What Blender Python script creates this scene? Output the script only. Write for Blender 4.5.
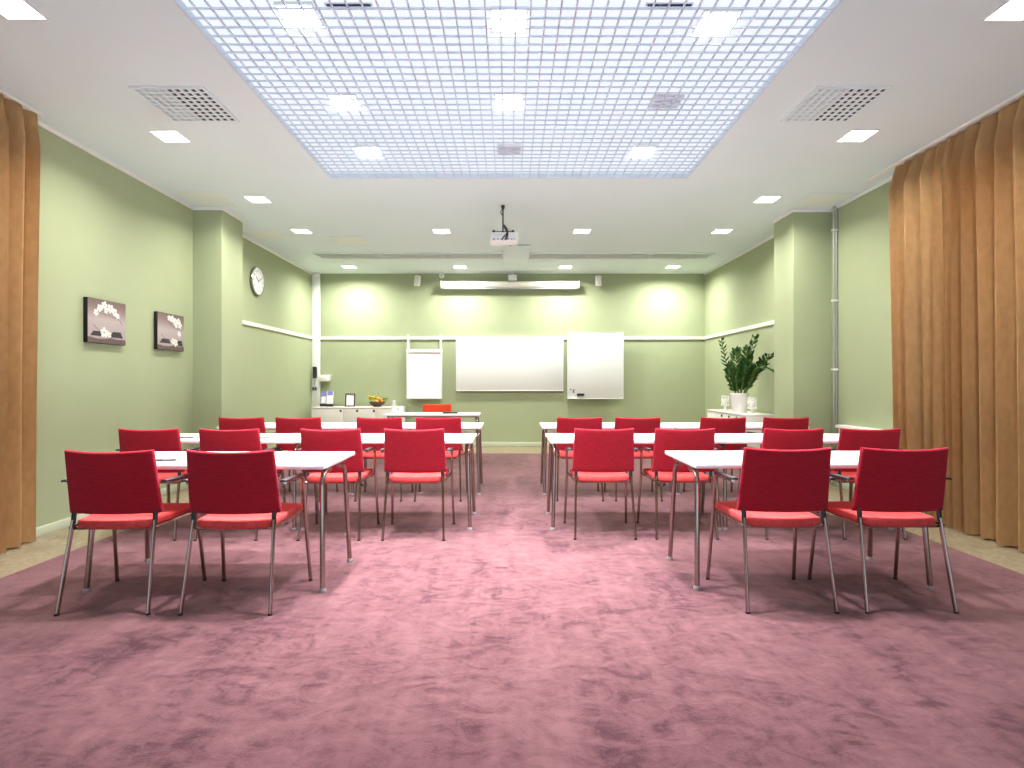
import bpy, bmesh, math, random
from mathutils import Vector, Matrix, Euler

# ------------------------------------------------------------------ clearing
for o in list(bpy.data.objects):
    bpy.data.objects.remove(o, do_unlink=True)
scene = bpy.context.scene
COL = scene.collection
PI = math.pi
random.seed(7)

# ------------------------------------------------------------------ camera
EYE = 1.20
cam_data = bpy.data.cameras.new('camera')
cam = bpy.data.objects.new('camera', cam_data)
COL.objects.link(cam)
cam.location = (0, 0, EYE)
cam.rotation_euler = (PI / 2, 0, 0)
cam_data.sensor_width = 36.0
cam_data.lens = 570.0 / 1024.0 * 36.0
cam_data.shift_x = 3.0 / 1024.0
cam_data.shift_y = -1.5 / 1024.0
cam_data.clip_start = 0.05
scene.camera = cam

# ------------------------------------------------------------------ world (cool daylight fill through the rear end left open behind the camera)
world = bpy.data.worlds.new('world')
scene.world = world
world.use_nodes = True
bg = world.node_tree.nodes['Background']
wn, wl = world.node_tree.nodes, world.node_tree.links
w_tc = wn.new('ShaderNodeTexCoord'); w_sp = wn.new('ShaderNodeSeparateXYZ')
w_mr = wn.new('ShaderNodeMapRange'); w_mx = wn.new('ShaderNodeMix'); w_mx.data_type = 'RGBA'
wl.new(w_tc.outputs['Generated'], w_sp.inputs['Vector']); wl.new(w_sp.outputs['Z'], w_mr.inputs['Value'])
w_mr.inputs['From Min'].default_value = -0.15; w_mr.inputs['From Max'].default_value = 0.25
wl.new(w_mr.outputs['Result'], w_mx.inputs['Factor'])
w_mx.inputs['A'].default_value = (1.7, 2.1, 2.6, 1)      # lower half, fill added to brighten the ceiling
w_mx.inputs['B'].default_value = (0.28, 0.29, 0.36, 1)      # upper half, kept dim so the fill spares the floor
wl.new(w_mx.outputs['Result'], bg.inputs['Color'])
bg.inputs['Strength'].default_value = 1.0

# ------------------------------------------------------------------ exposure
vs = scene.view_settings
vs.view_transform = 'Standard'
vs.look = 'None'
vs.exposure = 0.0
vs.gamma = 1.0
vs.use_curve_mapping = False

# lamp strengths (the lamps themselves are built further down)
P_GRID, C_GRID = 58.0, (0.98, 0.95, 1.0)        # lamps above the lattice
P_DOWN, C_DOWN = 28.0, (1.0, 0.96, 0.88)        # ceiling downlights
P_BACK, C_BACK = 52.0, (1.0, 0.985, 0.93)        # downlights along the far wall
E_PANEL = 1.0                                   # glow added to the white void ceiling above the lattice

# ================================================================== materials
def new_mat(name):
    m = bpy.data.materials.new(name)
    m.use_nodes = True
    nt = m.node_tree
    return m, nt, nt.nodes['Principled BSDF']

def plain(name, col, rough=0.5, metal=0.0, noise=0.0, nscale=20.0, bump=0.0, bscale=80.0, spec=None,
          stretch=None, trans=0.0, ior=None):
    m, nt, b = new_mat(name)
    b.inputs['Base Color'].default_value = (*col, 1)
    b.inputs['Roughness'].default_value = rough
    b.inputs['Metallic'].default_value = metal
    if spec is not None:
        b.inputs['Specular IOR Level'].default_value = spec
    if trans:
        b.inputs['Transmission Weight'].default_value = trans
    if ior:
        b.inputs['IOR'].default_value = ior
    if noise or bump:
        tc = nt.nodes.new('ShaderNodeTexCoord')
        mp = nt.nodes.new('ShaderNodeMapping')
        nt.links.new(tc.outputs['Object'], mp.inputs['Vector'])
        if stretch:
            mp.inputs['Scale'].default_value = stretch
        if noise:
            n = nt.nodes.new('ShaderNodeTexNoise')
            n.inputs['Scale'].default_value = nscale
            n.inputs['Detail'].default_value = 4
            nt.links.new(mp.outputs['Vector'], n.inputs['Vector'])
            r = nt.nodes.new('ShaderNodeValToRGB')
            r.color_ramp.elements[0].position = 0.3
            r.color_ramp.elements[1].position = 0.7
            r.color_ramp.elements[0].color = (*[c * (1 - noise) for c in col], 1)
            r.color_ramp.elements[1].color = (*[min(1, c * (1 + noise)) for c in col], 1)
            nt.links.new(n.outputs['Fac'], r.inputs['Fac'])
            nt.links.new(r.outputs['Color'], b.inputs['Base Color'])
        if bump:
            n2 = nt.nodes.new('ShaderNodeTexNoise')
            n2.inputs['Scale'].default_value = bscale
            nt.links.new(mp.outputs['Vector'], n2.inputs['Vector'])
            bp = nt.nodes.new('ShaderNodeBump')
            bp.inputs['Strength'].default_value = bump
            bp.inputs['Distance'].default_value = 0.004
            nt.links.new(n2.outputs['Fac'], bp.inputs['Height'])
            nt.links.new(bp.outputs['Normal'], b.inputs['Normal'])
    return m

def emit(name, col, strength):
    m, nt, b = new_mat(name)
    b.inputs['Base Color'].default_value = (*col, 1)
    b.inputs['Emission Color'].default_value = (*col, 1)
    b.inputs['Emission Strength'].default_value = strength
    return m

def carpet_mat():
    m, nt, b = new_mat('mauve_carpet')
    N, L = nt.nodes, nt.links
    tc = N.new('ShaderNodeTexCoord')
    def noise(scale, detail, rot=0.0, stretch=(1, 1, 1), dist=0.0, rough=0.55):
        mp = N.new('ShaderNodeMapping')
        mp.inputs['Rotation'].default_value = (0, 0, rot)
        mp.inputs['Scale'].default_value = stretch
        L.new(tc.outputs['Object'], mp.inputs['Vector'])
        n = N.new('ShaderNodeTexNoise')
        n.inputs['Scale'].default_value = scale
        n.inputs['Detail'].default_value = detail
        n.inputs['Distortion'].default_value = dist
        n.inputs['Roughness'].default_value = rough
        L.new(mp.outputs['Vector'], n.inputs['Vector'])
        return n
    def math_(op, a, bb):
        q = N.new('ShaderNodeMath'); q.operation = op
        for i, v in enumerate((a, bb)):
            if isinstance(v, (int, float)): q.inputs[i].default_value = v
            else: L.new(v, q.inputs[i])
        return q.outputs[0]
    n1 = noise(1.6, 6, 0.3, (1, 1, 1), 1.2)
    n2 = noise(5.5, 7, 0.5, (1, 1.5, 1), 1.6, 0.62)
    n3 = noise(3.2, 4, 0.75, (4.0, 0.45, 1), 0.5)
    n4 = noise(160, 2)
    n5 = noise(17, 5, 1.2, (1, 1.3, 1), 0.8, 0.65)
    s = math_('ADD', math_('MULTIPLY', n1.outputs['Fac'], 0.28), math_('MULTIPLY', n2.outputs['Fac'], 0.34))
    s = math_('ADD', s, math_('MULTIPLY', n5.outputs['Fac'], 0.15))
    s = math_('ADD', s, math_('MULTIPLY', n3.outputs['Fac'], 0.14))
    s = math_('ADD', s, math_('MULTIPLY', n4.outputs['Fac'], 0.08))
    r = N.new('ShaderNodeValToRGB')
    e = r.color_ramp.elements
    e[0].position = 0.41; e[0].color = (0.058, 0.017, 0.024, 1)
    e[1].position = 0.59; e[1].color = (0.170, 0.077, 0.083, 1)
    mid = r.color_ramp.elements.new(0.475); mid.color = (0.116, 0.045, 0.052, 1)
    L.new(s, r.inputs['Fac'])
    L.new(r.outputs['Color'], b.inputs['Base Color'])
    b.inputs['Roughness'].default_value = 0.95
    b.inputs['Specular IOR Level'].default_value = 0.1
    b.inputs['Sheen Weight'].default_value = 0.25
    b.inputs['Sheen Roughness'].default_value = 0.5
    b.inputs['Sheen Tint'].default_value = (1.0, 0.88, 0.88, 1)
    bp = N.new('ShaderNodeBump')
    bp.inputs['Strength'].default_value = 0.35
    bp.inputs['Distance'].default_value = 0.004
    L.new(n4.outputs['Fac'], bp.inputs['Height'])
    L.new(bp.outputs['Normal'], b.inputs['Normal'])
    return m

def stone_mat():
    m, nt, b = new_mat('beige_terrazzo')
    N, L = nt.nodes, nt.links
    tc = N.new('ShaderNodeTexCoord')
    v = N.new('ShaderNodeTexVoronoi'); v.inputs['Scale'].default_value = 38
    n = N.new('ShaderNodeTexNoise'); n.inputs['Scale'].default_value = 9; n.inputs['Detail'].default_value = 6
    L.new(tc.outputs['Object'], v.inputs['Vector']); L.new(tc.outputs['Object'], n.inputs['Vector'])
    r = N.new('ShaderNodeValToRGB')
    r.color_ramp.elements[0].color = (0.135, 0.105, 0.058, 1)
    r.color_ramp.elements[1].color = (0.36, 0.30, 0.19, 1)
    L.new(v.outputs['Color'], r.inputs['Fac'])
    mx = N.new('ShaderNodeMix'); mx.data_type = 'RGBA'
    mx.inputs['A'].default_value = (0.23, 0.19, 0.115, 1)
    L.new(n.outputs['Fac'], mx.inputs['Factor'])
    L.new(r.outputs['Color'], mx.inputs['B'])
    L.new(mx.outputs['Result'], b.inputs['Base Color'])
    b.inputs['Roughness'].default_value = 0.5
    return m

def fabric_mat(name, c0, c1, wave_axis='Z', scale=90.0, rough=0.9, sheen=0.3, tint=(1, 0.6, 0.7)):
    """woven cloth: fine streaks along the weft plus a small bump"""
    m, nt, b = new_mat(name)
    N, L = nt.nodes, nt.links
    tc = N.new('ShaderNodeTexCoord')
    mp = N.new('ShaderNodeMapping')
    mp.inputs['Scale'].default_value = (6, 6, scale) if wave_axis == 'Z' else (6, scale, 6)
    L.new(tc.outputs['Object'], mp.inputs['Vector'])
    n = N.new('ShaderNodeTexNoise'); n.inputs['Scale'].default_value = 4; n.inputs['Detail'].default_value = 3
    L.new(mp.outputs['Vector'], n.inputs['Vector'])
    r = N.new('ShaderNodeValToRGB')
    r.color_ramp.elements[0].position = 0.35; r.color_ramp.elements[0].color = (*c0, 1)
    r.color_ramp.elements[1].position = 0.65; r.color_ramp.elements[1].color = (*c1, 1)
    L.new(n.outputs['Fac'], r.inputs['Fac'])
    L.new(r.outputs['Color'], b.inputs['Base Color'])
    b.inputs['Roughness'].default_value = rough
    b.inputs['Specular IOR Level'].default_value = 0.15
    b.inputs['Sheen Weight'].default_value = sheen
    b.inputs['Sheen Tint'].default_value = (*tint, 1)
    bp = N.new('ShaderNodeBump'); bp.inputs['Strength'].default_value = 0.15; bp.inputs['Distance'].default_value = 0.002
    L.new(n.outputs['Fac'], bp.inputs['Height']); L.new(bp.outputs['Normal'], b.inputs['Normal'])
    return m

M = {}
M['wall'] = plain('green_wall_paint', (0.350, 0.396, 0.240), 0.75, noise=0.02, nscale=3, bump=0.05, bscale=150, spec=0.25)
M['ceiling'] = plain('white_ceiling_paint', (0.74, 0.84, 0.86), 0.9, noise=0.01, nscale=2, spec=0.1)
M['white'] = plain('white_lacquer', (0.86, 0.86, 0.84), 0.35, noise=0.01, nscale=5)
M['trim'] = plain('pale_green_white_trim', (0.50, 0.55, 0.41), 0.5, noise=0.02, nscale=8)
M['rail'] = plain('off_white_rail', (0.80, 0.82, 0.70), 0.45, noise=0.02, nscale=8)
M['table'] = plain('white_laminate', (0.90, 0.90, 0.90), 0.28, noise=0.01, nscale=6)
M['edge'] = plain('pale_table_edge', (0.70, 0.68, 0.64), 0.5, noise=0.02, nscale=6)
M['cabinet'] = plain('warm_white_cabinet', (0.74, 0.71, 0.66), 0.4, noise=0.02, nscale=4)
M['chrome'] = plain('chrome_tube', (0.40, 0.34, 0.30), 0.20, 1.0, noise=0.05, nscale=12)
M['steel'] = plain('grey_steel', (0.55, 0.56, 0.55), 0.35, 1.0, noise=0.05, nscale=12)
M['black'] = plain('black_plastic', (0.018, 0.017, 0.018), 0.4, noise=0.1, nscale=30)
M['rubber'] = plain('pale_foot_plastic', (0.30, 0.28, 0.28), 0.6, noise=0.05, nscale=20)
M['dark'] = plain('void_shade_paint', (0.06, 0.055, 0.10), 0.8, noise=0.1, nscale=20)  # dark colour painted in for the shade inside openings
M['grey'] = plain('grey_plastic', (0.35, 0.36, 0.40), 0.5, noise=0.05, nscale=20)
M['lattice'] = plain('white_lattice', (0.64, 0.73, 0.82), 0.6, noise=0.01, nscale=5)
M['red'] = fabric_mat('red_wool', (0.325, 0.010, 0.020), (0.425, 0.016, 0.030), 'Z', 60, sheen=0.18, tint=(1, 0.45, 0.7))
M['red_lit_seat'] = fabric_mat('red_wool_lit_seat', (0.62, 0.060, 0.055), (0.72, 0.085, 0.078), 'Y', 60, sheen=0.15)  # same red wool, light from above put into a brighter colour
M['orange'] = fabric_mat('red_wool_lit_orange', (0.62, 0.055, 0.022), (0.74, 0.075, 0.030), 'Z', 60, sheen=0.1)  # red wool again, the light on its front put into the colour
M['curtain'] = fabric_mat('golden_brown_curtain', (0.70, 0.45, 0.205), (0.77, 0.51, 0.24), 'Z', 3, sheen=0.03, tint=(1, 0.9, 0.7), rough=0.7)
M['carpet'] = carpet_mat()
M['stone'] = stone_mat()
M['lamp'] = emit('lamp_diffuser', (1.0, 0.97, 0.92), 9.0)
M['lamp_off'] = plain('unlit_lamp_diffuser', (0.70, 0.76, 0.88), 0.4, noise=0.02, nscale=9)
M['panel'] = emit('void_roof_added_glow', (0.87, 0.91, 1.0), E_PANEL)  # emission added in place of lamplight on the white void ceiling
M['panel'].node_tree.nodes['Principled BSDF'].inputs['Base Color'].default_value = (0.08, 0.08, 0.09, 1)
M['panel'].node_tree.nodes['Principled BSDF'].inputs['Specular IOR Level'].default_value = 0.0
M['leaf'] = plain('dark_glossy_leaf', (0.048, 0.135, 0.022), 0.35, noise=0.35, nscale=25)
M['stem'] = plain('green_stem', (0.085, 0.16, 0.03), 0.5, noise=0.2, nscale=20)
M['soil'] = plain('dark_soil', (0.03, 0.02, 0.012), 0.95, noise=0.4, nscale=60, bump=0.5)
M['pot'] = plain('white_ceramic', (0.85, 0.84, 0.82), 0.25, noise=0.01, nscale=8)
M['wax'] = plain('white_wax', (0.92, 0.90, 0.84), 0.5, noise=0.01, nscale=8)
M['paper'] = plain('white_paper', (0.88, 0.88, 0.88), 0.8, noise=0.01, nscale=5)
M['board'] = plain('white_enamel_board', (0.74, 0.76, 0.73), 0.3, noise=0.01, nscale=3)
M['screen'] = plain('cream_screen_case', (0.84, 0.83, 0.72), 0.4, noise=0.01, nscale=3)
M['blue'] = plain('lilac_blue_print', (0.22, 0.22, 0.55), 0.6, noise=0.3, nscale=40)
M['canvas_edge'] = plain('black_canvas_edge', (0.006, 0.005, 0.005), 0.9, noise=0.2, nscale=40)
M['petal'] = plain('painted_white_petal', (0.68, 0.67, 0.64), 0.8, noise=0.06, nscale=50)
M['petal_eye'] = plain('painted_flower_centre', (0.22, 0.17, 0.15), 0.8, noise=0.2, nscale=50)
M['paint_dark'] = plain('painted_dark_slate', (0.030, 0.026, 0.024), 0.8, noise=0.4, nscale=40)
M['paint_leaf'] = plain('painted_grey_olive', (0.18, 0.17, 0.12), 0.8, noise=0.3, nscale=40)
M['paint_line'] = plain('painted_stem_grey', (0.20, 0.16, 0.15), 0.8, noise=0.2, nscale=40)
M['banana'] = plain('banana_skin', (0.55, 0.42, 0.03), 0.45, noise=0.12, nscale=30)
M['orange_fruit'] = plain('orange_peel', (0.58, 0.24, 0.03), 0.45, noise=0.12, nscale=60, bump=0.2, bscale=200)
M['apple'] = plain('yellow_red_apple', (0.46, 0.17, 0.04), 0.3, noise=0.35, nscale=30)
M['grape'] = plain('green_grape', (0.20, 0.27, 0.04), 0.3, noise=0.2, nscale=30)
M['basket'] = plain('dark_brown_bowl', (0.055, 0.025, 0.012), 0.5, noise=0.3, nscale=40)
M['wood_frame'] = plain('dark_wood_frame', (0.045, 0.025, 0.015), 0.45, noise=0.3, nscale=30, stretch=(1, 1, 8))
M['hatch'] = plain('cream_hatch', (0.77, 0.82, 0.77), 0.7, noise=0.01, nscale=4)
M['ring'] = plain('silver_rim', (0.30, 0.31, 0.29), 0.35, 0.9, noise=0.04, nscale=20)

def glass_mat():
    """thin clear glass: mostly see-through, with glossy highlights that grow at the rim"""
    m, nt, b = new_mat('clear_glass')
    b.inputs['Base Color'].default_value = (0.95, 0.97, 0.97, 1)
    b.inputs['Roughness'].default_value = 0.08
    lw = nt.nodes.new('ShaderNodeLayerWeight'); lw.inputs['Blend'].default_value = 0.35
    mr = nt.nodes.new('ShaderNodeMapRange')
    mr.inputs['To Min'].default_value = 0.16; mr.inputs['To Max'].default_value = 0.75
    nt.links.new(lw.outputs['Facing'], mr.inputs['Value'])
    nt.links.new(mr.outputs['Result'], b.inputs['Alpha'])
    return m
M['glass'] = glass_mat()

def painting_mat(name, flip):
    """mauve-grey painted ground: dusky top corners, pale misty middle, dark band along the bottom"""
    m, nt, b = new_mat(name)
    N, L = nt.nodes, nt.links
    tc = N.new('ShaderNodeTexCoord')
    sp = N.new('ShaderNodeSeparateXYZ'); L.new(tc.outputs['Object'], sp.inputs['Vector'])
    n = N.new('ShaderNodeTexNoise'); n.inputs['Scale'].default_value = 7; n.inputs['Detail'].default_value = 5
    L.new(tc.outputs['Object'], n.inputs['Vector'])
    ad = N.new('ShaderNodeMath'); ad.operation = 'MULTIPLY_ADD'
    ad.inputs[1].default_value = 0.05; L.new(n.outputs['Fac'], ad.inputs[0]); L.new(sp.outputs['Z'], ad.inputs[2])
    mr = N.new('ShaderNodeMapRange'); mr.inputs['From Min'].default_value = 0.0; mr.inputs['From Max'].default_value = 0.43
    L.new(ad.outputs[0], mr.inputs['Value'])
    r = N.new('ShaderNodeValToRGB')
    e = r.color_ramp.elements
    e[0].position = 0.0; e[0].color = (0.115, 0.078, 0.072, 1)
    e[1].position = 1.0; e[1].color = (0.12, 0.082, 0.072, 1)
    for p, c in ((0.16, (0.10, 0.066, 0.060)), (0.18, (0.34, 0.28, 0.28)), (0.55, (0.40, 0.34, 0.33)), (0.80, (0.20, 0.14, 0.13))):
        q = e.new(p); q.color = (*c, 1)
    L.new(mr.outputs['Result'], r.inputs['Fac'])
    L.new(r.outputs['Color'], b.inputs['Base Color'])
    b.inputs['Roughness'].default_value = 0.8
    return m

# ================================================================== mesh helpers
class MB:
    def __init__(self):
        self.bm = bmesh.new()
        self.mats = []
        self.mi = 0
    def use(self, mat):
        if mat not in self.mats: self.mats.append(mat)
        self.mi = self.mats.index(mat)
        return self
    def _merge(self, tmp):
        me = bpy.data.meshes.new('tmp')
        for f in tmp.faces: f.material_index = self.mi
        tmp.to_mesh(me); tmp.free()
        self.bm.from_mesh(me)
        bpy.data.meshes.remove(me)
    def box(self, x0, x1, y0, y1, z0, z1, bev=0.0, seg=2, rot=None, about=None):
        t = bmesh.new()
        bmesh.ops.create_cube(t, size=1.0)
        for v in t.verts:
            v.co = Vector((x0 + (v.co.x + .5) * (x1 - x0), y0 + (v.co.y + .5) * (y1 - y0), z0 + (v.co.z + .5) * (z1 - z0)))
        if bev:
            bmesh.ops.bevel(t, geom=t.edges[:], offset=bev, segments=seg, profile=0.5, affect='EDGES')
        if rot:
            c = Vector(about) if about else Vector(((x0+x1)/2, (y0+y1)/2, (z0+z1)/2))
            R = Euler(rot).to_matrix()
            for v in t.verts: v.co = c + R @ (v.co - c)
        self._merge(t); return self
    def tube(self, pts, r, n=10, r2=None, caps=True, flat=None):
        """round (or, with flat=(ru, rv), oval) tube along points; r..r2 tapers"""
        pts = [Vector(p) for p in pts]
        t = bmesh.new(); rings = []
        tang = []
        for i in range(len(pts)):
            a = pts[max(0, i-1)]; b_ = pts[min(len(pts)-1, i+1)]
            tang.append((b_ - a).normalized())
        up = Vector((0, 0, 1)) if abs(tang[0].z) < 0.9 else Vector((0, 1, 0))
        u = (up - tang[0] * up.dot(tang[0])).normalized()
        for i, p in enumerate(pts):
            u = (u - tang[i] * u.dot(tang[i]))
            u.normalize()
            w = tang[i].cross(u)
            rr = r if r2 is None else r + (r2 - r) * i / max(1, len(pts)-1)
            ru, rv = flat if flat else (rr, rr)
            rings.append([t.verts.new(p + u * (math.cos(2*PI*k/n) * ru) + w * (math.sin(2*PI*k/n) * rv)) for k in range(n)])
        for i in range(len(pts)-1):
            for k in range(n):
                t.faces.new((rings[i][k], rings[i][(k+1) % n], rings[i+1][(k+1) % n], rings[i+1][k]))
        if caps:
            t.faces.new(rings[0][::-1]); t.faces.new(rings[-1])
        bmesh.ops.recalc_face_normals(t, faces=t.faces[:])
        self._merge(t); return self
    def lathe(self, prof, c=(0, 0, 0), n=24, rot=None):
        """prof: list of (radius, z); closed where radius is 0"""
        t = bmesh.new(); c = Vector(c); rings = []
        R = Euler(rot).to_matrix() if rot else Matrix.Identity(3)
        for (r, z) in prof:
            if r < 1e-6:
                rings.append([t.verts.new(c + R @ Vector((0, 0, z)))])
            else:
                rings.append([t.verts.new(c + R @ Vector((math.cos(2*PI*k/n)*r, math.sin(2*PI*k/n)*r, z))) for k in range(n)])
        for a, b_ in zip(rings[:-1], rings[1:]):
            if len(a) == 1 and len(b_) == 1: continue
            for k in range(n):
                k2 = (k+1) % n
                if len(a) == 1: t.faces.new((a[0], b_[k], b_[k2]))
                elif len(b_) == 1: t.faces.new((a[k], a[k2], b_[0]))
                else: t.faces.new((a[k], a[k2], b_[k2], b_[k]))
        bmesh.ops.recalc_face_normals(t, faces=t.faces[:])
        self._merge(t); return self
    def ball(self, c, r, sx=1, sy=1, sz=1, sub=2):
        t = bmesh.new()
        bmesh.ops.create_icosphere(t, subdivisions=sub, radius=r)
        for v in t.verts: v.co = Vector((v.co.x*sx, v.co.y*sy, v.co.z*sz)) + Vector(c)
        self._merge(t); return self
    def poly(self, pts):
        t = bmesh.new()
        t.faces.new([t.verts.new(p) for p in pts])
        self._merge(t); return self
    def prism(self, pts, axis, d):
        """closed polygon pts (3-D) extruded along vector axis*d"""
        t = bmesh.new(); off = Vector(axis) * d
        a = [t.verts.new(Vector(p)) for p in pts]; b_ = [t.verts.new(Vector(p) + off) for p in pts]
        t.faces.new(a); t.faces.new(b_[::-1])
        for i in range(len(a)):
            j = (i+1) % len(a); t.faces.new((a[j], a[i], b_[i], b_[j]))
        bmesh.ops.recalc_face_normals(t, faces=t.faces[:])
        self._merge(t); return self
    def slab(self, fn, nu, nv, bev=0.006, seg=3):
        """closed slab from fn(u, v, side) with side 0/1 for the two faces; rim edges rounded"""
        t = bmesh.new()
        g = [[[t.verts.new(fn(i/nu, j/nv, s)) for j in range(nv+1)] for i in range(nu+1)] for s in (0, 1)]
        for i in range(nu):
            for j in range(nv):
                t.faces.new((g[0][i][j], g[0][i+1][j], g[0][i+1][j+1], g[0][i][j+1]))
                t.faces.new((g[1][i][j], g[1][i][j+1], g[1][i+1][j+1], g[1][i+1][j]))
        rim = [(i, 0) for i in range(nu)] + [(nu, j) for j in range(nv)] + [(i, nv) for i in range(nu, 0, -1)] + [(0, j) for j in range(nv, 0, -1)]
        for q in range(len(rim)):
            a, b_ = rim[q], rim[(q+1) % len(rim)]
            t.faces.new((g[0][a[0]][a[1]], g[1][a[0]][a[1]], g[1][b_[0]][b_[1]], g[0][b_[0]][b_[1]]))
        bmesh.ops.recalc_face_normals(t, faces=t.faces[:])
        if bev:
            es = []
            for s in (0, 1):
                for q in range(len(rim)):
                    a, b_ = rim[q], rim[(q+1) % len(rim)]
                    e = t.edges.get((g[s][a[0]][a[1]], g[s][b_[0]][b_[1]]))
                    if e: es.append(e)
            bmesh.ops.bevel(t, geom=es, offset=bev, segments=seg, profile=0.5, affect='EDGES')
        self._merge(t); return self
    def build(self, name, mat=None, parent=None, loc=None, smooth=40):
        me = bpy.data.meshes.new(name)
        self.bm.to_mesh(me); self.bm.free()
        for m in (self.mats or [mat]): me.materials.append(m)
        if smooth:
            for p in me.polygons: p.use_smooth = True
            me.set_sharp_from_angle(angle=math.radians(smooth))
        o = bpy.data.objects.new(name, me)
        COL.objects.link(o)
        if parent: o.parent = parent
        if loc: o.location = loc
        return o

def smooth_path(pts, n=6):
    """Catmull-Rom through pts"""
    P = [Vector(p) for p in pts]; P = [P[0]*2-P[1]] + P + [P[-1]*2-P[-2]]
    out = []
    for i in range(1, len(P)-2):
        for k in range(n):
            t = k / n
            out.append(0.5*((2*P[i]) + (P[i+1]-P[i-1])*t + (2*P[i-1]-5*P[i]+4*P[i+1]-P[i+2])*t*t + (3*P[i]-P[i-1]-3*P[i+1]+P[i+2])*t**3))
    out.append(P[-2]); return out

def fillet(pts, r=0.03, n=5):
    """polyline with rounded corners"""
    P = [Vector(p) for p in pts]; out = [P[0]]
    for i in range(1, len(P)-1):
        a = (P[i-1]-P[i]); b_ = (P[i+1]-P[i])
        d = min(r, a.length*0.45, b_.length*0.45)
        A = P[i] + a.normalized()*d; B = P[i] + b_.normalized()*d
        for k in range(n+1):
            t = k/n
            out.append(A*(1-t)**2 + P[i]*2*t*(1-t) + B*t*t)
    out.append(P[-1]); return out

def tag(o, label=None, cat=None, group=None, kind=None):
    if label: o['label'] = label
    if cat: o['category'] = cat
    if group: o['group'] = group
    if kind: o['kind'] = kind
    return o

def thing(name, loc, label, cat, group=None, rz=0.0):
    o = bpy.data.objects.new(name, None)
    COL.objects.link(o)
    o.location = loc; o.rotation_euler = (0, 0, rz); o.empty_display_size = 0.1
    return tag(o, label, cat, group)

def struct(o):
    o['kind'] = 'structure'; return o

def dup(root, loc, label, rz=0.0, group=None):
    r = root.copy(); COL.objects.link(r)
    r.location = loc; r.rotation_euler = (0, 0, rz); r['label'] = label
    if group: r['group'] = group
    for ch in list(root.children):
        c = ch.copy(); COL.objects.link(c); c.parent = r
        for g in list(ch.children):
            d = g.copy(); COL.objects.link(d); d.parent = c
    return r

def text_mesh(body, size, mb_mat, name, parent, loc, rot, depth=0.0005):
    cu = bpy.data.curves.new(name, 'FONT'); cu.body = body; cu.size = size
    cu.align_x = 'CENTER'; cu.align_y = 'CENTER'; cu.extrude = depth
    tmp = bpy.data.objects.new(name, cu); COL.objects.link(tmp)
    dg = bpy.context.evaluated_depsgraph_get()
    me = bpy.data.meshes.new_from_object(tmp.evaluated_get(dg))
    bpy.data.objects.remove(tmp, do_unlink=True)
    me.materials.clear(); me.materials.append(mb_mat)
    o = bpy.data.objects.new(name, me); COL.objects.link(o)
    o.parent = parent; o.location = loc; o.rotation_euler = rot
    return o

# ================================================================== the room
H = 3.25            # ceiling height
XL, XR, XRB = -3.70, 3.82, 3.69
YB, YF = 10.75, -1.6
FZ = -0.010         # stone floor, a carpet's thickness below the carpet top
T = 0.18            # wall thickness

# floor
struct(MB().box(XL - T, XR + T, YF, YB + T, FZ - 0.1, FZ).build('floor', M['stone'], smooth=0))

# left wall with its pilaster; right wall with pilaster; back wall
LP = (-3.36, 6.67, 7.19)    # pilaster inner face, near, far
w = MB()
w.box(XL - T, XL, YF, YB + T, FZ, H + 0.4)
w.box(XL - 0.02, LP[0], LP[1], LP[2], FZ, H, bev=0.004, seg=1)
struct(w.build('wall_left', M['wall'], smooth=0))
RP = (3.365, 6.75, 7.24)
w = MB()
w.box(XR, XR + T, YF, RP[1] + 0.1, FZ, H + 0.4)
w.box(XRB, XR + T, RP[1] + 0.1, YB + T, FZ, H + 0.4)
w.box(RP[0], XR + 0.02, RP[1], RP[2], FZ, H, bev=0.004, seg=1)
struct(w.build('wall_right', M['wall'], smooth=0))
struct(MB().box(XL, XRB, YB, YB + T, FZ, H + 0.4).build('wall_back', M['wall'], smooth=0))

# ceiling with the lattice opening and its recess
GX0, GX1, GY0, GY1 = -1.806, 1.795, 2.72, 5.73
RZ = H + 0.60
PX0, PX1, PY0, PY1 = GX0 - 1.3, GX1 + 1.3, 0.2, 7.6   # void above the ceiling
c = MB().use(M['ceiling'])
c.box(XL, GX0, YF, YB, H, H + 0.06); c.box(GX1, XR, YF, YB, H, H + 0.06)
c.box(GX0, GX1, GY1, YB, H, H + 0.06); c.box(GX0, GX1, YF, GY0, H, H + 0.06)
c.box(PX0 - 0.04, PX0, PY0 - 0.04, PY1 + 0.04, H + 0.06, RZ + 0.04); c.box(PX1, PX1 + 0.04, PY0 - 0.04, PY1 + 0.04, H + 0.06, RZ + 0.04)
c.box(PX0, PX1, PY1, PY1 + 0.04, H + 0.06, RZ + 0.04); c.box(PX0, PX1, PY0 - 0.04, PY0, H + 0.06, RZ + 0.04)
struct(c.build('ceiling', smooth=0))

# baseboards
bb = MB().box(XL, XL + 0.012, YF, LP[1], FZ, 0.065, bev=0.003).box(XL, XL + 0.012, LP[2], YB, FZ, 0.065, bev=0.003)
bb.box(XL + 0.012, LP[0] + 0.012, LP[1] - 0.012, LP[1], FZ, 0.065, bev=0.003).box(LP[0], LP[0] + 0.012, LP[1], LP[2], FZ, 0.065, bev=0.003)
struct(bb.build('baseboard_left', M['trim']))
bb = MB().box(XR - 0.012, XR, YF, RP[1], FZ, 0.065, bev=0.003).box(XRB - 0.012, XRB, RP[2], YB, FZ, 0.065, bev=0.003)
bb.box(RP[0] - 0.012, RP[0], RP[1], RP[2], FZ, 0.065, bev=0.003).box(RP[0] - 0.012, XR - 0.012, RP[1] - 0.012, RP[1], FZ, 0.065, bev=0.003)
struct(bb.build('baseboard_right', M['trim']))
bb = MB().box(XL + 0.012, XRB - 0.012, YB - 0.014, YB, FZ, 0.075, bev=0.003)
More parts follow.
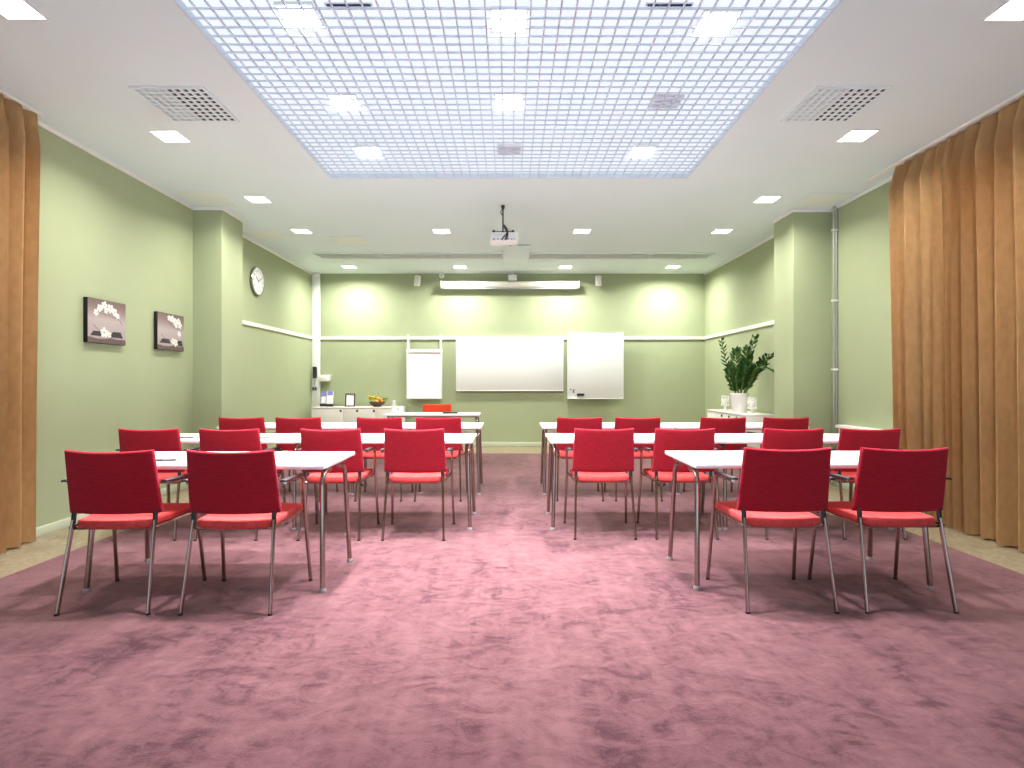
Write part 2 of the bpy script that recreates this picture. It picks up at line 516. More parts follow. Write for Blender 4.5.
struct(bb.build('baseboard_back', M['trim']))

# slim cornice beads under the ceiling
k = MB().box(XL, XL + 0.022, YF, LP[1] - 0.022, H - 0.035, H, bev=0.004).box(XL, LP[0] + 0.022, LP[1] - 0.022, LP[1], H - 0.035, H, bev=0.004)
k.box(LP[0], LP[0] + 0.022, LP[1], LP[2], H - 0.035, H, bev=0.004).box(XL, XL + 0.022, LP[2], YB, H - 0.035, H, bev=0.004)
struct(k.build('trim_1', M['white']))
k = MB().box(XR - 0.022, XR, YF, RP[1] - 0.022, H - 0.035, H, bev=0.004).box(RP[0] - 0.022, XR, RP[1] - 0.022, RP[1], H - 0.035, H, bev=0.004)
k.box(RP[0] - 0.022, RP[0], RP[1], RP[2], H - 0.035, H, bev=0.004).box(XRB - 0.022, XRB, RP[2], YB, H - 0.035, H, bev=0.004)
struct(k.build('trim_2', M['white']))
# hanging rail round the far end of the room
RAILZ = 2.035
struct(MB().box(XL, XL + 0.025, LP[2], YB - 0.026, RAILZ - 0.028, RAILZ + 0.028, bev=0.005).build('trim_3', M['rail']))
struct(MB().box(XRB - 0.025, XRB, RP[2], YB - 0.026, RAILZ - 0.028, RAILZ + 0.028, bev=0.005).build('trim_4', M['rail']))
struct(MB().box(XL, XRB, YB - 0.026, YB, RAILZ - 0.028, RAILZ + 0.028, bev=0.005).build('trim_5', M['rail']))

# carpet
tag(MB().box(-3.12, 3.22, YF + 0.05, 9.65, FZ, 0.0, bev=0.004).build('carpet', M['carpet'], smooth=0),
    'large mauve red carpet laid over the pale stone floor', 'carpet')

# ================================================================== lattice ceiling and lamps
lat = thing('lattice_ceiling', (0, 0, H), 'large white square lattice ceiling panel over the front of the room', 'ceiling panel')
g = MB()
nx = 43; cx = (GX1 - GX0) / nx
ny = int(round((GY1 - GY0) / cx)); cy = (GY1 - GY0) / ny
bw = 0.0045
for i in range(1, nx):
    x = GX0 + i * cx; g.box(x - bw, x + bw, GY0 + 0.015, GY1 - 0.015, 0.004, 0.015)
for j in range(1, ny):
    y = GY0 + j * cy; g.box(GX0 + 0.015, GX1 - 0.015, y - bw, y + bw, 0.0045, 0.0145)
g.build('grid', M['lattice'], lat, smooth=0)
f = MB()
f.box(GX0, GX1, GY1 - 0.015, GY1, 0, 0.036).box(GX0, GX1, GY0, GY0 + 0.015, 0, 0.036)
f.box(GX0, GX0 + 0.015, GY0 + 0.015, GY1 - 0.015, 0, 0.036).box(GX1 - 0.015, GX1, GY0 + 0.015, GY1 - 0.015, 0, 0.036)
f.build('frame', M['lattice'], lat, smooth=0)

lum = MB().box(PX0, PX1, PY0, PY1, RZ, RZ + 0.03).build('void_roof_glow', M['panel'], smooth=0)  # roof of the void, given an added glow that also lights the room
tag(lum, 'white void ceiling above the square lattice with added pale blue glow', 'void ceiling')

def area_light(name, parent, z, size, power, col, spread):
    ld = bpy.data.lights.new(name, 'AREA')
    ld.shape = 'SQUARE'; ld.size = size; ld.energy = power; ld.color = col
    ld.spread = math.radians(spread)
    lo = bpy.data.objects.new(name, ld); COL.objects.link(lo)
    lo.parent = parent; lo.location = (0, 0, z)
    return lo

def make_downlight(loc, label, group, power, col, spread, lit=True, size=0.21):
    t = thing('downlight', loc, label, 'ceiling lamp', group)
    s = size / 2
    fr = MB()
    for (a, b_, c_, d) in ((-s-0.012, s+0.012, s, s+0.012), (-s-0.012, s+0.012, -s-0.012, -s), (-s-0.012, -s, -s, s), (s, s+0.012, -s, s)):
        fr.box(a, b_, c_, d, -0.008, 0, bev=0.002, seg=1)
    fr.build('frame', M['white'], t)
    MB().box(-s, s, -s, s, -0.006, -0.001).build('diffuser', M['lamp'] if lit else M['lamp_off'], t, smooth=0)
    if lit:
        area_light('lamp', t, -0.012, size * 0.9, power, col, spread)
    return t

dl = [
    (-2.71, 3.10, 'square downlight cut by the top left corner of the photo', 0),
    (2.79, 3.11, 'square downlight cut by the top right corner of the photo', 0),
    (-2.814, 4.74, 'bright square downlight just behind the left perforated vent', 0),
    (2.89, 4.73, 'bright square downlight just behind the right perforated vent', 0),
    (-2.805, 6.37, 'square downlight on the ceiling beside the left pillar', 0),
    (2.885, 6.37, 'square downlight on the ceiling beside the right pillar', 0),
    (-2.81, 7.71, 'square downlight leftmost in the row level with the projector', 0),
    (-0.913, 7.71, 'square downlight just left of the hanging projector', 0),
    (0.985, 7.71, 'square downlight just right of the hanging projector', 0),
    (2.88, 7.71, 'square downlight rightmost in the row level with the projector', 0),
    (-2.83, 10.10, 'wall-washing downlight nearest the left end of the far wall', 1),
    (-0.87, 10.10, 'wall-washing downlight above the left half of the screen case', 1),
    (1.00, 10.10, 'wall-washing downlight above the right half of the screen case', 1),
    (2.90, 10.10, 'wall-washing downlight nearest the right end of the far wall', 1),
]
for (x, y, lab, back) in dl:
    make_downlight((x, y, H), lab, 'square downlights in the ceiling', P_BACK if back else P_DOWN, C_BACK if back else C_DOWN, 160 if back else 150)
LZ = H + 0.036
gl = [
    (-1.19, 3.24, 'lit square lamp above the lattice, left of the nearest row', True),
    (0.0, 3.28, 'lit square lamp above the lattice, middle of the nearest row', True),
    (1.20, 3.30, 'lit square lamp above the lattice, right of the nearest row', True),
    (-1.22, 4.23, 'lit square lamp above the lattice, left of the second row', True),
    (0.0, 4.22, 'lit square lamp above the lattice, middle of the second row', True),
    (1.17, 4.22, 'unlit square lamp above the right side of the lattice', False),
    (-1.25, 5.11, 'lit square lamp above the lattice by its far left corner', True),
    (0.0, 5.11, 'unlit square lamp above the middle of the lattice far edge', False),
    (1.20, 5.11, 'lit square lamp above the lattice by its far right corner', True),
]
for (x, y, lab, lit) in gl:
    t = make_downlight((x, y, LZ), lab, 'square lamps above the lattice', P_GRID, C_GRID, 95, lit, 0.19)
    MB().box(-0.107, 0.107, -0.107, 0.107, 0.0, 0.012, bev=0.003).build('housing', M['white'], t)
for (x, lab) in ((-0.99, 'short dark slot vent above the left side of the lattice'), (0.99, 'short dark slot vent above the right side of the lattice')):
    t = thing('slot_vent', (x*0.89, 3.13, H + 0.030), lab, 'vent', 'dark slots above the lattice')
    MB().box(-0.13, 0.13, -0.012, 0.012, -0.008, 0.0, bev=0.002).build('frame', M['lattice'], t)
    MB().box(-0.120, 0.120, -0.009, 0.009, -0.010, -0.008).build('slot', M['dark'], t, smooth=0)  # dark strip painted for the shade in the gap

# perforated square vents
def perforated_vent(x, y, label):
    t = thing('perforated_vent', (x, y, H), label, 'vent', 'perforated ceiling vents')
    s, n = 0.262, 9
    p = MB(); pitch = (2*s - 0.03) / n; hole = pitch * 0.66
    x0 = -s + 0.015
    for i in range(n + 1):                      # bars left between the punched holes
        a = x0 + i*pitch - (pitch-hole)/2; b_ = a + (pitch-hole)
        a, b_ = max(a, -s), min(b_, s)
        if i == 0: a = -s
        if i == n: b_ = s
        p.box(a, b_, -s, s, -0.0120, -0.0105)
        p.box(-s, s, a, b_, -0.0121, -0.0106)
    p.build('perforated_plate', M['ceiling'], t, smooth=0)
    tb_ = MB()
    for i in range(n):                          # small bent tab along one side of each hole
        for j in range(n):
            cx_, cy_ = x0 + (i+.5)*pitch, x0 + (j+.5)*pitch
            tb_.box(cx_-hole/2, cx_-hole*0.22, cy_-hole/2, cy_+hole/2, -0.0112, -0.0102, rot=(0, 0.35, 0))
    tag(tb_.build('bent_tabs', M['ceiling'], t, smooth=0), kind='stuff')
    e = MB()
    e.box(-s, s, s-0.002, s, -0.0105, 0).box(-s, s, -s, -s+0.002, -0.0105, 0).box(-s, -s+0.002, -s, s, -0.0105, 0).box(s-0.002, s, -s, s, -0.0105, 0)
    e.build('rim', M['ceiling'], t, smooth=0)
    MB().box(-s+0.003, -0.02, -s+0.003, s-0.003, -0.003, 0).build('deflector', M['lattice'], t, smooth=0)
    MB().box(-0.02, s-0.003, -s+0.003, s-0.003, -0.003, 0).build('duct_shade_sheet', M['dark'], t, smooth=0)  # flat dark sheet painted for the shade up in the duct
perforated_vent(-2.37, 4.20, 'square perforated air vent in the ceiling left of the lattice')
perforated_vent(2.385, 4.20, 'square perforated air vent in the ceiling right of the lattice')

# long slot diffuser
def slot_diffuser(cuts, label):
    t = thing('slot_diffuser', ((cuts[0] + cuts[-1]) / 2, 9.22, H), label, 'vent', 'slotted ceiling diffusers')
    ox = (cuts[0] + cuts[-1]) / 2
    a0, b0 = cuts[0] - ox, cuts[-1] - ox
    fr = MB().box(a0, b0, 0.19, 0.235, -0.014, 0, bev=0.002).box(a0, b0, -0.235, -0.19, -0.014, 0, bev=0.002)
    fr.build('frame', M['ceiling'], t)
    for a, b_ in zip(cuts[:-1], cuts[1:]):
        a -= ox; b_ -= ox
        s = MB()
        for q in range(5):
            yy = -0.16 + q * 0.08
            s.box(a + 0.02, b_ - 0.02, yy - 0.027, yy + 0.027, -0.009, -0.006, rot=(0.10, 0, 0))
        s.build('slat_panel', M['hatch'], t, smooth=0)
        MB().box(a, a + 0.02, -0.19, 0.19, -0.012, 0).build('divider', M['ceiling'], t, smooth=0)
slot_diffuser([-3.09, -2.07, -1.08, -0.10], 'long slotted air diffuser across the far ceiling, left of the projector')
slot_diffuser([0.33, 1.29, 2.29, 3.26], 'long slotted air diffuser across the far ceiling, right of the projector')

# ceiling access hatches and the cover plate under the projector
def hatch(x, y, sx, sy, label):
    t = thing('access_hatch', (x, y, H), label, 'hatch', 'access hatches in the ceiling')
    fr = MB()
    fr.box(-sx, sx, sy-0.012, sy, -0.006, 0).box(-sx, sx, -sy, -sy+0.012, -0.006, 0).box(-sx, -sx+0.012, -sy+0.012, sy-0.012, -0.006, 0).box(sx-0.012, sx, -sy+0.012, sy-0.012, -0.006, 0)
    fr.build('frame', M['ceiling'], t, smooth=0)
    MB().box(-sx+0.014, sx-0.014, -sy+0.014, sy-0.014, -0.005, -0.001).build('lid', M['hatch'], t, smooth=0)
hatch(-2.295, 8.22, 0.23, 0.22, 'cream access hatch in the ceiling between two far left downlights')
hatch(-3.36, 6.36, 0.24, 0.24, 'pale access hatch in the ceiling just before the left pillar')
hatch(-3.34, 7.92, 0.23, 0.22, 'pale access hatch in the ceiling just behind the left pillar')
hatch(3.52, 6.42, 0.24, 0.24, 'pale access hatch in the ceiling just before the right pillar')
t = thing('cover_plate', (0.115, 9.10, H - 0.001), 'flat pale cover plate on the ceiling behind the projector', 'cover plate')
MB().box(-0.2, 0.2, -0.645, 0.645, -0.026, -0.014, bev=0.003).build('plate', M['ceiling'], t)
MB().box(-0.18, 0.18, -0.60, 0.60, -0.014, 0).build('spacer', M['ceiling'], t, smooth=0)

# ================================================================== curtains
def curtain_mesh(y0, y1, xc, side, folds, seed, amp, z0, z1):
    """side = +1 right wall / -1 left wall; folds = list of fold widths filling y0..y1"""
    rnd = random.Random(seed)
    tot = sum(folds); sc = (y1 - y0) / tot
    prm = [(fw * sc, rnd.uniform(0.75, 1.15), rnd.uniform(-0.25, 0.25)) for fw in folds]
    nper = 14; nz = 26
    t = bmesh.new(); cols = []
    y = y0
    samples = []
    for (fw, am, sk) in prm:
        for q in range(nper):
            samples.append((y + fw * q / nper, q / nper, am, sk, fw))
        y += fw
    samples.append((y1, 0.0, prm[-1][1], prm[-1][2], prm[-1][0]))
    for (yy, ph, am, sk, fw) in samples:
        colv = []
        for k_ in range(nz + 1):
            v = k_ / nz; z = z0 + (z1 - z0) * v
            head = max(0.0, (v - 0.93) / 0.07)             # heading tape pinches the folds
            a = amp * am * (1 - 0.72 * head) * (0.92 + 0.16 * math.sin(3.0 * v + sk * 9)) * min(1.6, fw / 0.17) ** 0.5
            p = ph + 0.05 * math.sin(4 * v + 7 * sk) * (1 - head)
            rdg = abs(math.sin(PI * p))                    # rounded ridge, tight valley
            wv = 2.0 * rdg ** 1.25 - 1.0 + 0.10 * math.sin(4 * PI * p + sk * 6)
            x = xc - side * a * wv - side * 0.03 * (v) 
            dy = 0.018 * math.sin(2 * PI * p) * (1 - head) + 0.02 * sk * math.sin(2.2 * v)
            colv.append(t.verts.new((x, yy + dy, z)))
        cols.append(colv)
    for a, b_ in zip(cols[:-1], cols[1:]):
        for k_ in range(nz):
            t.faces.new((a[k_], b_[k_], b_[k_+1], a[k_+1]))
    bmesh.ops.solidify(t, geom=t.faces[:], thickness=0.004)
    bmesh.ops.recalc_face_normals(t, faces=t.faces[:])
    m = MB(); m._merge(t); return m

def curtain(name, loc, label, y0, y1, xc, side, folds, seed, amp):
    t = thing(name, loc, label, 'curtain', 'golden brown curtains')
    ox, oy, oz = loc
    m = curtain_mesh(y0 - oy, y1 - oy, xc - ox, side, folds, seed, amp, FZ + 0.015 - oz, H - 0.024 - oz)
    m.build('drape', M['curtain'], t, smooth=80)
    return t
curtain('curtain', (3.63, 4.80, FZ), 'golden brown curtain far half on the right, narrow close pleats', 4.46, 5.41, 3.69, 1, [0.11, 0.10, 0.10, 0.12, 0.13, 0.14, 0.12, 0.13], 3, 0.125)
curtain('curtain', (3.63, 3.00, FZ), 'golden brown curtain nearer the camera on the right, wide deep folds', 1.90, 4.45, 3.69, 1, [0.15, 0.17, 0.14, 0.18, 0.16, 0.17, 0.15, 0.18, 0.16, 0.17, 0.15, 0.18, 0.16, 0.17, 0.15], 5, 0.112)
curtain('curtain', (-3.56, 3.00, FZ), 'golden brown curtain hanging beside the left wall', 1.85, 4.35, -3.61, -1, [0.15, 0.16, 0.15, 0.16, 0.15, 0.17, 0.16, 0.15, 0.16, 0.15, 0.17, 0.16, 0.15, 0.13, 0.16, 0.12], 9, 0.085)
for (x, y0, y1, lab) in ((3.63, YF, 5.74, 'white ceiling track carrying the right hand curtains'), (-3.58, YF, 4.34, 'white ceiling track carrying the left curtain')):
    t = thing('curtain_track', (x, y1, H), lab, 'curtain track')
    MB().box(-0.030, 0.030, y0 - y1, 0, -0.020, 0, bev=0.004).build('rail', M['white'], t)
    MB().box(-0.032, 0.032, 0, 0.012, -0.022, 0, bev=0.003).build('end_cap', M['white'], t)

# ================================================================== chairs
def make_chair():
    t = thing('armchair', (0, 0, 0), '', 'chair', 'red chairs')
    # backrest: tapered, bowed towards the rear, top edge dipping in the middle
    def back(u, v, s):
        half = 0.243 + (0.229 - 0.243) * v
        a = (u - 0.5) * 2
        x = a * half
        bow = -0.042 * (1 - a * a)
        yb = 0.100 + (0.040 - 0.100) * v + bow
        z = 0.503 + (0.845 - 0.503) * v - 0.010 * (1 - a * a) * v
        th = 0.026
        return Vector((x, yb + (th if s else 0), z + (th * 0.17 if s else 0)))
    MB().slab(back, 16, 10, bev=0.009, seg=3).build('backrest', M['red'], t, smooth=60)
    # seat: rounded corners, wider at the front, dished
    def seat(u, v, s):
        a = (u - 0.5) * 2
        half = 0.205 + 0.021 * v
        e = max(0.0, abs(v - 0.5) * 2 - 0.8) / 0.2
        half -= 0.030 * e * e
        x = a * half
        y = 0.075 + 0.455 * v
        if v < 0.5: y -= 0.030 * (1 - a * a) * (1 - 2 * v)
        else: y += 0.012 * (1 - a * a) * (2 * v - 1)
        z = 0.470 - 0.010 * (1 - a * a) * math.sin(PI * v) + 0.006 * v
        if v > 0.85: z -= 0.012 * ((v - 0.85) / 0.15) ** 2
        return Vector((x, y, z - (0.042 if s else 0)))
    MB().slab(seat, 14, 16, bev=0.013, seg=3).build('seat', M['red_lit_seat'], t, smooth=60)
    # seat frame: side tubes and two cross tubes under the cushion
    fr = MB()
    for s in (-1, 1):
        fr.tube([(s*0.219, 0.075, 0.432), (s*0.240, 0.455, 0.436)], 0.009, 8)
    fr.tube([(-0.219, 0.10, 0.424), (0.219, 0.10, 0.424)], 0.009, 8)
    fr.tube([(-0.238, 0.42, 0.424), (0.238, 0.42, 0.424)], 0.009, 8)
    fr.build('seat_frame', M['chrome'], t)
    for s in (-1, 1):
        # rear leg, raked backwards to the floor
        l = MB().tube(fillet([(s*0.2315, 0.0, 0.004), (s*0.216, 0.080, 0.420), (s*0.214, 0.090, 0.470)], 0.05), 0.0105, 10, flat=(0.013, 0.009))
        lo = l.build('leg', M['chrome'], t)
        MB().lathe([(0, 0), (0.012, 0), (0.013, 0.010), (0, 0.012)], (s*0.2315, 0.0, 0.0), 12).build('glide', M['black'], lo)
        # black plate from the rear leg into the backrest
        MB().tube([(s*0.214, 0.088, 0.448), (s*0.213, 0.100, 0.545)], 0.010, 10, flat=(0.009, 0.013)).build('back_bracket', M['black'], t)
        # front leg rises past the seat and turns back as the arm
        l = MB().tube(fillet([(s*0.262, 0.512, 0.004), (s*0.248, 0.455, 0.430), (s*0.255, 0.408, 0.652), (s*0.262, 0.12, 0.664)], 0.045), 0.0105, 10, flat=(0.0115, 0.0105))
        lo = l.build('leg', M['chrome'], t)
        MB().lathe([(0, 0), (0.012, 0), (0.013, 0.010), (0, 0.012)], (s*0.262, 0.512, 0.0), 12).build('glide', M['black'], lo)
        # arm pad
        def pad(u, v, q, s=s):
            a = (u - .5) * 2
            wdt = 0.019 * (1 - 0.25 * abs(2 * v - 1) ** 4)
            return Vector((s*(0.262 - 0.006 * v) + a * wdt, 0.085 + 0.295 * v, 0.674 - 0.010 * v + (0.010 if q == 0 else -0.002) - 0.003 * a * a))
        MB().slab(pad, 6, 10, bev=0.004, seg=2).build('arm_pad', M['black'], t, smooth=60)
    return t

chair = make_chair()
rows = {'L1': 2.942, 'R1': 2.965, 'L2': 4.325, 'R2': 4.356, 'L3': 5.755, 'R3': 5.765}
spots = [
    ('L1', -2.098, 0.02, 'red armchair at the front left table, nearer the left wall'),
    ('L1', -1.464, 0.00, 'red armchair at the front left table, nearer the aisle'),
    ('R1', 1.474, 0.00, 'red armchair at the front right table, nearer the aisle'),
    ('R1', 2.094, 0.00, 'red armchair at the front right table, nearer the right curtains'),
    ('L2', -2.768, 0.00, 'red armchair in the second row on the left, closest to the wall pictures'),
    ('L2', -2.150, 0.00, 'red armchair in the second row on the left, second from the wall'),
    ('L2', -1.370, 0.00, 'red armchair in the second row on the left, third from the wall'),
    ('L2', -0.728, 0.00, 'red armchair in the second row on the left, beside the aisle'),
    ('R2', 0.737, 0.00, 'red armchair in the second row on the right, beside the aisle'),
    ('R2', 1.362, 0.00, 'red armchair in the second row on the right, second from the aisle'),
    ('R2', 2.203, 0.00, 'red armchair in the second row on the right, third from the aisle'),
    ('R2', 2.795, 0.00, 'red armchair in the second row on the right, closest to the curtains'),
    ('L3', -2.728, 0.00, 'red armchair in the third row on the left, closest to the left wall'),
    ('L3', -2.149, 0.00, 'red armchair in the third row on the left, second from the wall'),
    ('L3', -1.322, 0.00, 'red armchair in the third row on the left, third from the wall'),
    ('L3', -0.720, 0.00, 'red armchair in the third row on the left, beside the aisle'),
    ('R3', 0.720, 0.00, 'red armchair in the third row on the right, beside the aisle'),
    ('R3', 1.315, 0.00, 'red armchair in the third row on the right, second from the aisle'),
    ('R3', 2.188, 0.00, 'red armchair in the third row on the right, third from the aisle'),
    ('R3', 2.830, 0.00, 'red armchair in the third row on the right, closest to the right wall'),
]
for i, (row, x, rz, lab) in enumerate(spots):
    if i == 0:
        chair.location = (x, rows[row], 0); chair.rotation_euler = (0, 0, rz); chair['label'] = lab
    else:
        dup(chair, (x, rows[row], 0), lab, rz)
for o_ in list(COL.objects):
    if o_.get('label', '').startswith('red armchair at the front right'): o_.scale = (1.0, 1.0, 1.012)
pc = dup(chair, (-1.178, 9.42, 0), 'red armchair coloured as lit orange behind the presenter table, facing the camera', PI, 'presenter chair')
del pc['group']
for ch in pc.children:
    if ch.name.startswith(('backrest', 'seat')) and not ch.name.startswith('seat_frame'):
        ch.data = ch.data.copy(); ch.data.materials[0] = M['orange']  # lit orange version of the red wool

# ================================================================== tables
TT = 0.732
def make_table():
    t = thing('folding_table', (0, 0, 0), '', 'table', 'white tables')
    L2, D2 = 0.70, 0.325
    MB().use(M['table']).box(-L2, L2, -D2, D2, TT - 0.024, TT, bev=0.003).build('tabletop', None, t)
    MB().box(-L2 + 0.06, L2 - 0.06, -0.018, 0.018, TT - 0.060, TT - 0.024, bev=0.003).build('crossbar', M['steel'], t)
    for sx in (-1, 1):
        x = sx * (L2 - 0.045)
        MB().box(x - 0.025, x + 0.025, -0.20, 0.20, TT - 0.040, TT - 0.024, bev=0.003).build('leg_bracket', M['steel'], t)
        for sy in (-1, 1):
            pts = fillet([(x, sy*0.09, TT - 0.058), (x, sy*0.190, TT - 0.060), (x + sx*0.004, sy*0.225, TT - 0.11), (x + sx*0.022, sy*0.278, 0.012)], 0.05, 6)
            l = MB().tube(pts, 0.0165, 12, r2=0.0150)
            lo = l.build('leg', M['chrome'], t)
            MB().lathe([(0, 0), (0.020, 0), (0.021, 0.008), (0.016, 0.022), (0, 0.022)], (x + sx*0.022, sy*0.278, 0), 14).build('foot', M['rubber'], lo)
    return t
tb = make_table()
tspots = [
    (-1.745, 3.545, 'white folding table at the front left, nearest the camera on that side'),
    (1.768, 3.585, 'white folding table at the front right, nearest the camera on that side'),
    (-2.425, 4.920, 'white folding table in the second row left, the half by the wall'),
    (-0.995, 4.920, 'white folding table in the second row left, the half by the aisle'),
    (1.035, 4.920, 'white folding table in the second row right, the half by the aisle'),
    (2.437, 4.920, 'white folding table in the second row right, the half by the curtains'),
    (-2.397, 6.360, 'white folding table in the third row left, the half by the wall'),
    (-0.995, 6.360, 'white folding table in the third row left, the half by the aisle'),
    (1.055, 6.360, 'white folding table in the third row right, the half by the aisle'),
    (2.482, 6.360, 'white folding table in the third row right, the half by the wall'),
    (-1.140, 8.640, 'white presenter table at the far end in front of the flip chart'),
]
for i, (x, y, lab) in enumerate(tspots):
    if i == 0: tb.location = (x, y, 0); tb['label'] = lab
    else: dup(tb, (x, y, 0), lab)

# pens and other things on the tables
def make_pen(loc, label, rz):
    t = thing('pen', loc, label, 'pen', 'black pens on the tables', rz)
    MB().tube([(-0.062, 0, 0.0055), (0.050, 0, 0.0055)], 0.0052, 10).tube([(0.050, 0, 0.0055), (0.066, 0, 0.0042)], 0.0052, 10, r2=0.001).build('barrel', M['black'], t)
    MB().box(-0.060, -0.015, -0.002, 0.002, 0.0105, 0.013).build('clip', M['steel'], t)
    return t
pn = make_pen((-2.045, 3.40, TT), 'black pen on the front left table between the two chairs', 0.15)
dup(pn, (-1.47, 3.40, TT), 'black pen on the front left table beside the aisle chair', 0.1)
dup(pn, (-2.70, 4.77, TT), 'black pen on the second row left table near the wall', 0.15)
dup(pn, (-2.06, 4.77, TT), 'black pen on the second row left table, second from the wall', 0.1)
# notebook
t = thing('notebook', (-0.885, 8.62, TT), 'closed black notebook lying on the presenter table', 'notebook', rz=0.06)
MB().box(-0.11, 0.11, -0.08, 0.08, 0.020, 0.023, bev=0.001).box(-0.11, 0.11, -0.08, 0.08, 0, 0.003, bev=0.001).box(-0.112, -0.108, -0.08, 0.08, 0, 0.023).box(-0.11, 0.11, -0.08, -0.077, 0.002, 0.021).build('cover', M['black'], t)
MB().box(-0.107, 0.107, -0.077, 0.077, 0.003, 0.020).build('pages', M['paper'], t)
# carafe and tumblers
t = thing('carafe', (-1.715, 8.50, TT), 'clear conical glass water carafe on the presenter table', 'carafe')
MB().lathe([(0.0, 0.0), (0.062, 0.0), (0.066, 0.012), (0.050, 0.07), (0.026, 0.14), (0.020, 0.175), (0.028, 0.205), (0.024, 0.205), (0.017, 0.175), (0.022, 0.14), (0.046, 0.07), (0.061, 0.014), (0.0, 0.008)], (0, 0, 0), 24).build('flask', M['glass'], t)
M['water'] = plain('pale_water', (0.88, 0.91, 0.93), 0.25, noise=0.01, nscale=5)
M['water'].node_tree.nodes['Principled BSDF'].inputs['Alpha'].default_value = 0.55
MB().lathe([(0, 0.010), (0.059, 0.016), (0.045, 0.07), (0.030, 0.115), (0, 0.115)], (0, 0, 0), 24).build('water', M['water'], t)
t = thing('tumbler', (-1.625, 8.56, TT), 'clear glass tumbler right of the carafe on the presenter table', 'glass')
MB().lathe([(0, 0), (0.030, 0), (0.037, 0.11), (0.034, 0.11), (0.028, 0.006), (0, 0.006)], (0, 0, 0), 20).build('cup', M['glass'], t)

# ================================================================== far wall fittings
# flip chart hung from the rail by two arms
t = thing('flip_chart', (-1.585, YB - 0.035, 0.89), 'white flip chart hung from the rail by two arms', 'flip chart')
MB().box(-0.335, 0.335, -0.055, -0.030, 0.0, 0.935, bev=0.006).build('board', M['board'], t)
MB().box(-0.305, 0.305, -0.063, -0.055, 0.045, 0.860).build('paper_pad', M['paper'], t, smooth=0)
MB().box(-0.315, 0.315, -0.078, -0.055, 0.868, 0.905, bev=0.005).build('clamp_bar', M['grey' if False else 'white'], t)
MB().box(-0.31, 0.31, -0.105, -0.055, 0.005, 0.020, bev=0.004).box(-0.31, 0.31, -0.105, -0.100, 0.020, 0.032).build('pen_tray', M['white'], t)
for s in (-1, 1):
    MB().box(s*0.305-0.019, s*0.305+0.019, -0.030, -0.012, 0.80, 1.205, bev=0.004).box(s*0.305-0.019, s*0.305+0.019, -0.012, 0.03, 1.176, 1.205, bev=0.004).build('arm', M['white'], t)
MB().tube([(-0.14, -0.03, 0.0), (-0.10, 0.015, -0.16)], 0.006, 8).build('stay_rod', M['grey'], t)
MB().tube([(-0.16, -0.03, 0.05), (0.0, -0.03, 0.05)], 0.006, 8).build('stay_bar', M['grey'], t)

# whiteboards
def whiteboard(x0, x1, z0, z1, y0, th, label):
    t = thing('whiteboard', ((x0+x1)/2, y0, z0), label, 'whiteboard', 'white boards on the far wall')
    hx = (x1-x0)/2; hz = z1-z0
    MB().box(-hx+0.008, hx-0.008, -th, 0, 0.008, hz-0.008, bev=0.002).build('surface', M['board'], t)
    fr = MB()
    fr.box(-hx, hx, -th-0.006, 0, 0, 0.010, bev=0.002).box(-hx, hx, -th-0.006, 0, hz-0.010, hz, bev=0.002)
    fr.box(-hx, -hx+0.010, -th-0.006, 0, 0.010, hz-0.010, bev=0.002).box(hx-0.010, hx, -th-0.006, 0, 0.010, hz-0.010, bev=0.002)
    fr.build('frame', M['white'], t)
    return t
whiteboard(-0.995, 1.020, 1.04, 2.06, YB - 0.030, 0.022, 'wide blank white board in the centre of the far wall')
wb = whiteboard(1.085, 2.125, 0.895, 2.135, YB - 0.15, 0.025, 'tall white board with a black eraser, right of the wide board')
for s in (-1, 1):
    MB().box(s*0.35-0.02, s*0.35+0.02, 0.0, 0.124, 1.09, 1.18, bev=0.003).build('bracket', M['white'], wb)
fy = YB - 0.15 - 0.032
MB().box(-0.49, -0.36, -0.075, -0.032, 0.005, 0.014, bev=0.003).build('pen_tray', M['white'], wb)
MB().box(0.465, 0.487, -0.0263, -0.0255, 0.055, 0.068).build('maker_mark', M['grey'], wb, smooth=0)
t = thing('eraser', (1.328, YB - 0.176, 0.975), 'black board eraser stuck on the tall white board', 'eraser')
MB().box(-0.067, 0.067, -0.032, -0.006, -0.022, 0.022, bev=0.007).build('grip', M['black'], t)
MB().box(-0.066, 0.066, -0.006, -0.0005, -0.023, 0.023).build('felt_pad', M['grey'], t, smooth=0)
for (x, z, r, lab) in ((1.142, 1.075, (0, 1.35, 0), 'small black marker clip at the lower left of the tall board, upper'), (1.198, 1.045, (0, 0.25, 0), 'small black marker clip at the lower left of the tall board, lower')):
    t = thing('marker_clip', (x, YB - 0.176, z), lab, 'clip', 'marker clips on the tall white board')
    ln = 0.030 if r[1] < 1 else 0.016
    a, b_ = Vector((math.sin(r[1])*ln, -0.009, math.cos(r[1])*ln)), Vector((-math.sin(r[1])*ln, -0.009, -math.cos(r[1])*ln))
    MB().tube([a, b_], 0.008, 10).build('holder', M['black'], t)
    MB().ball(b_ + Vector((0.012, 0.0, 0.0)), 0.008).build('knob', M['black'], t)

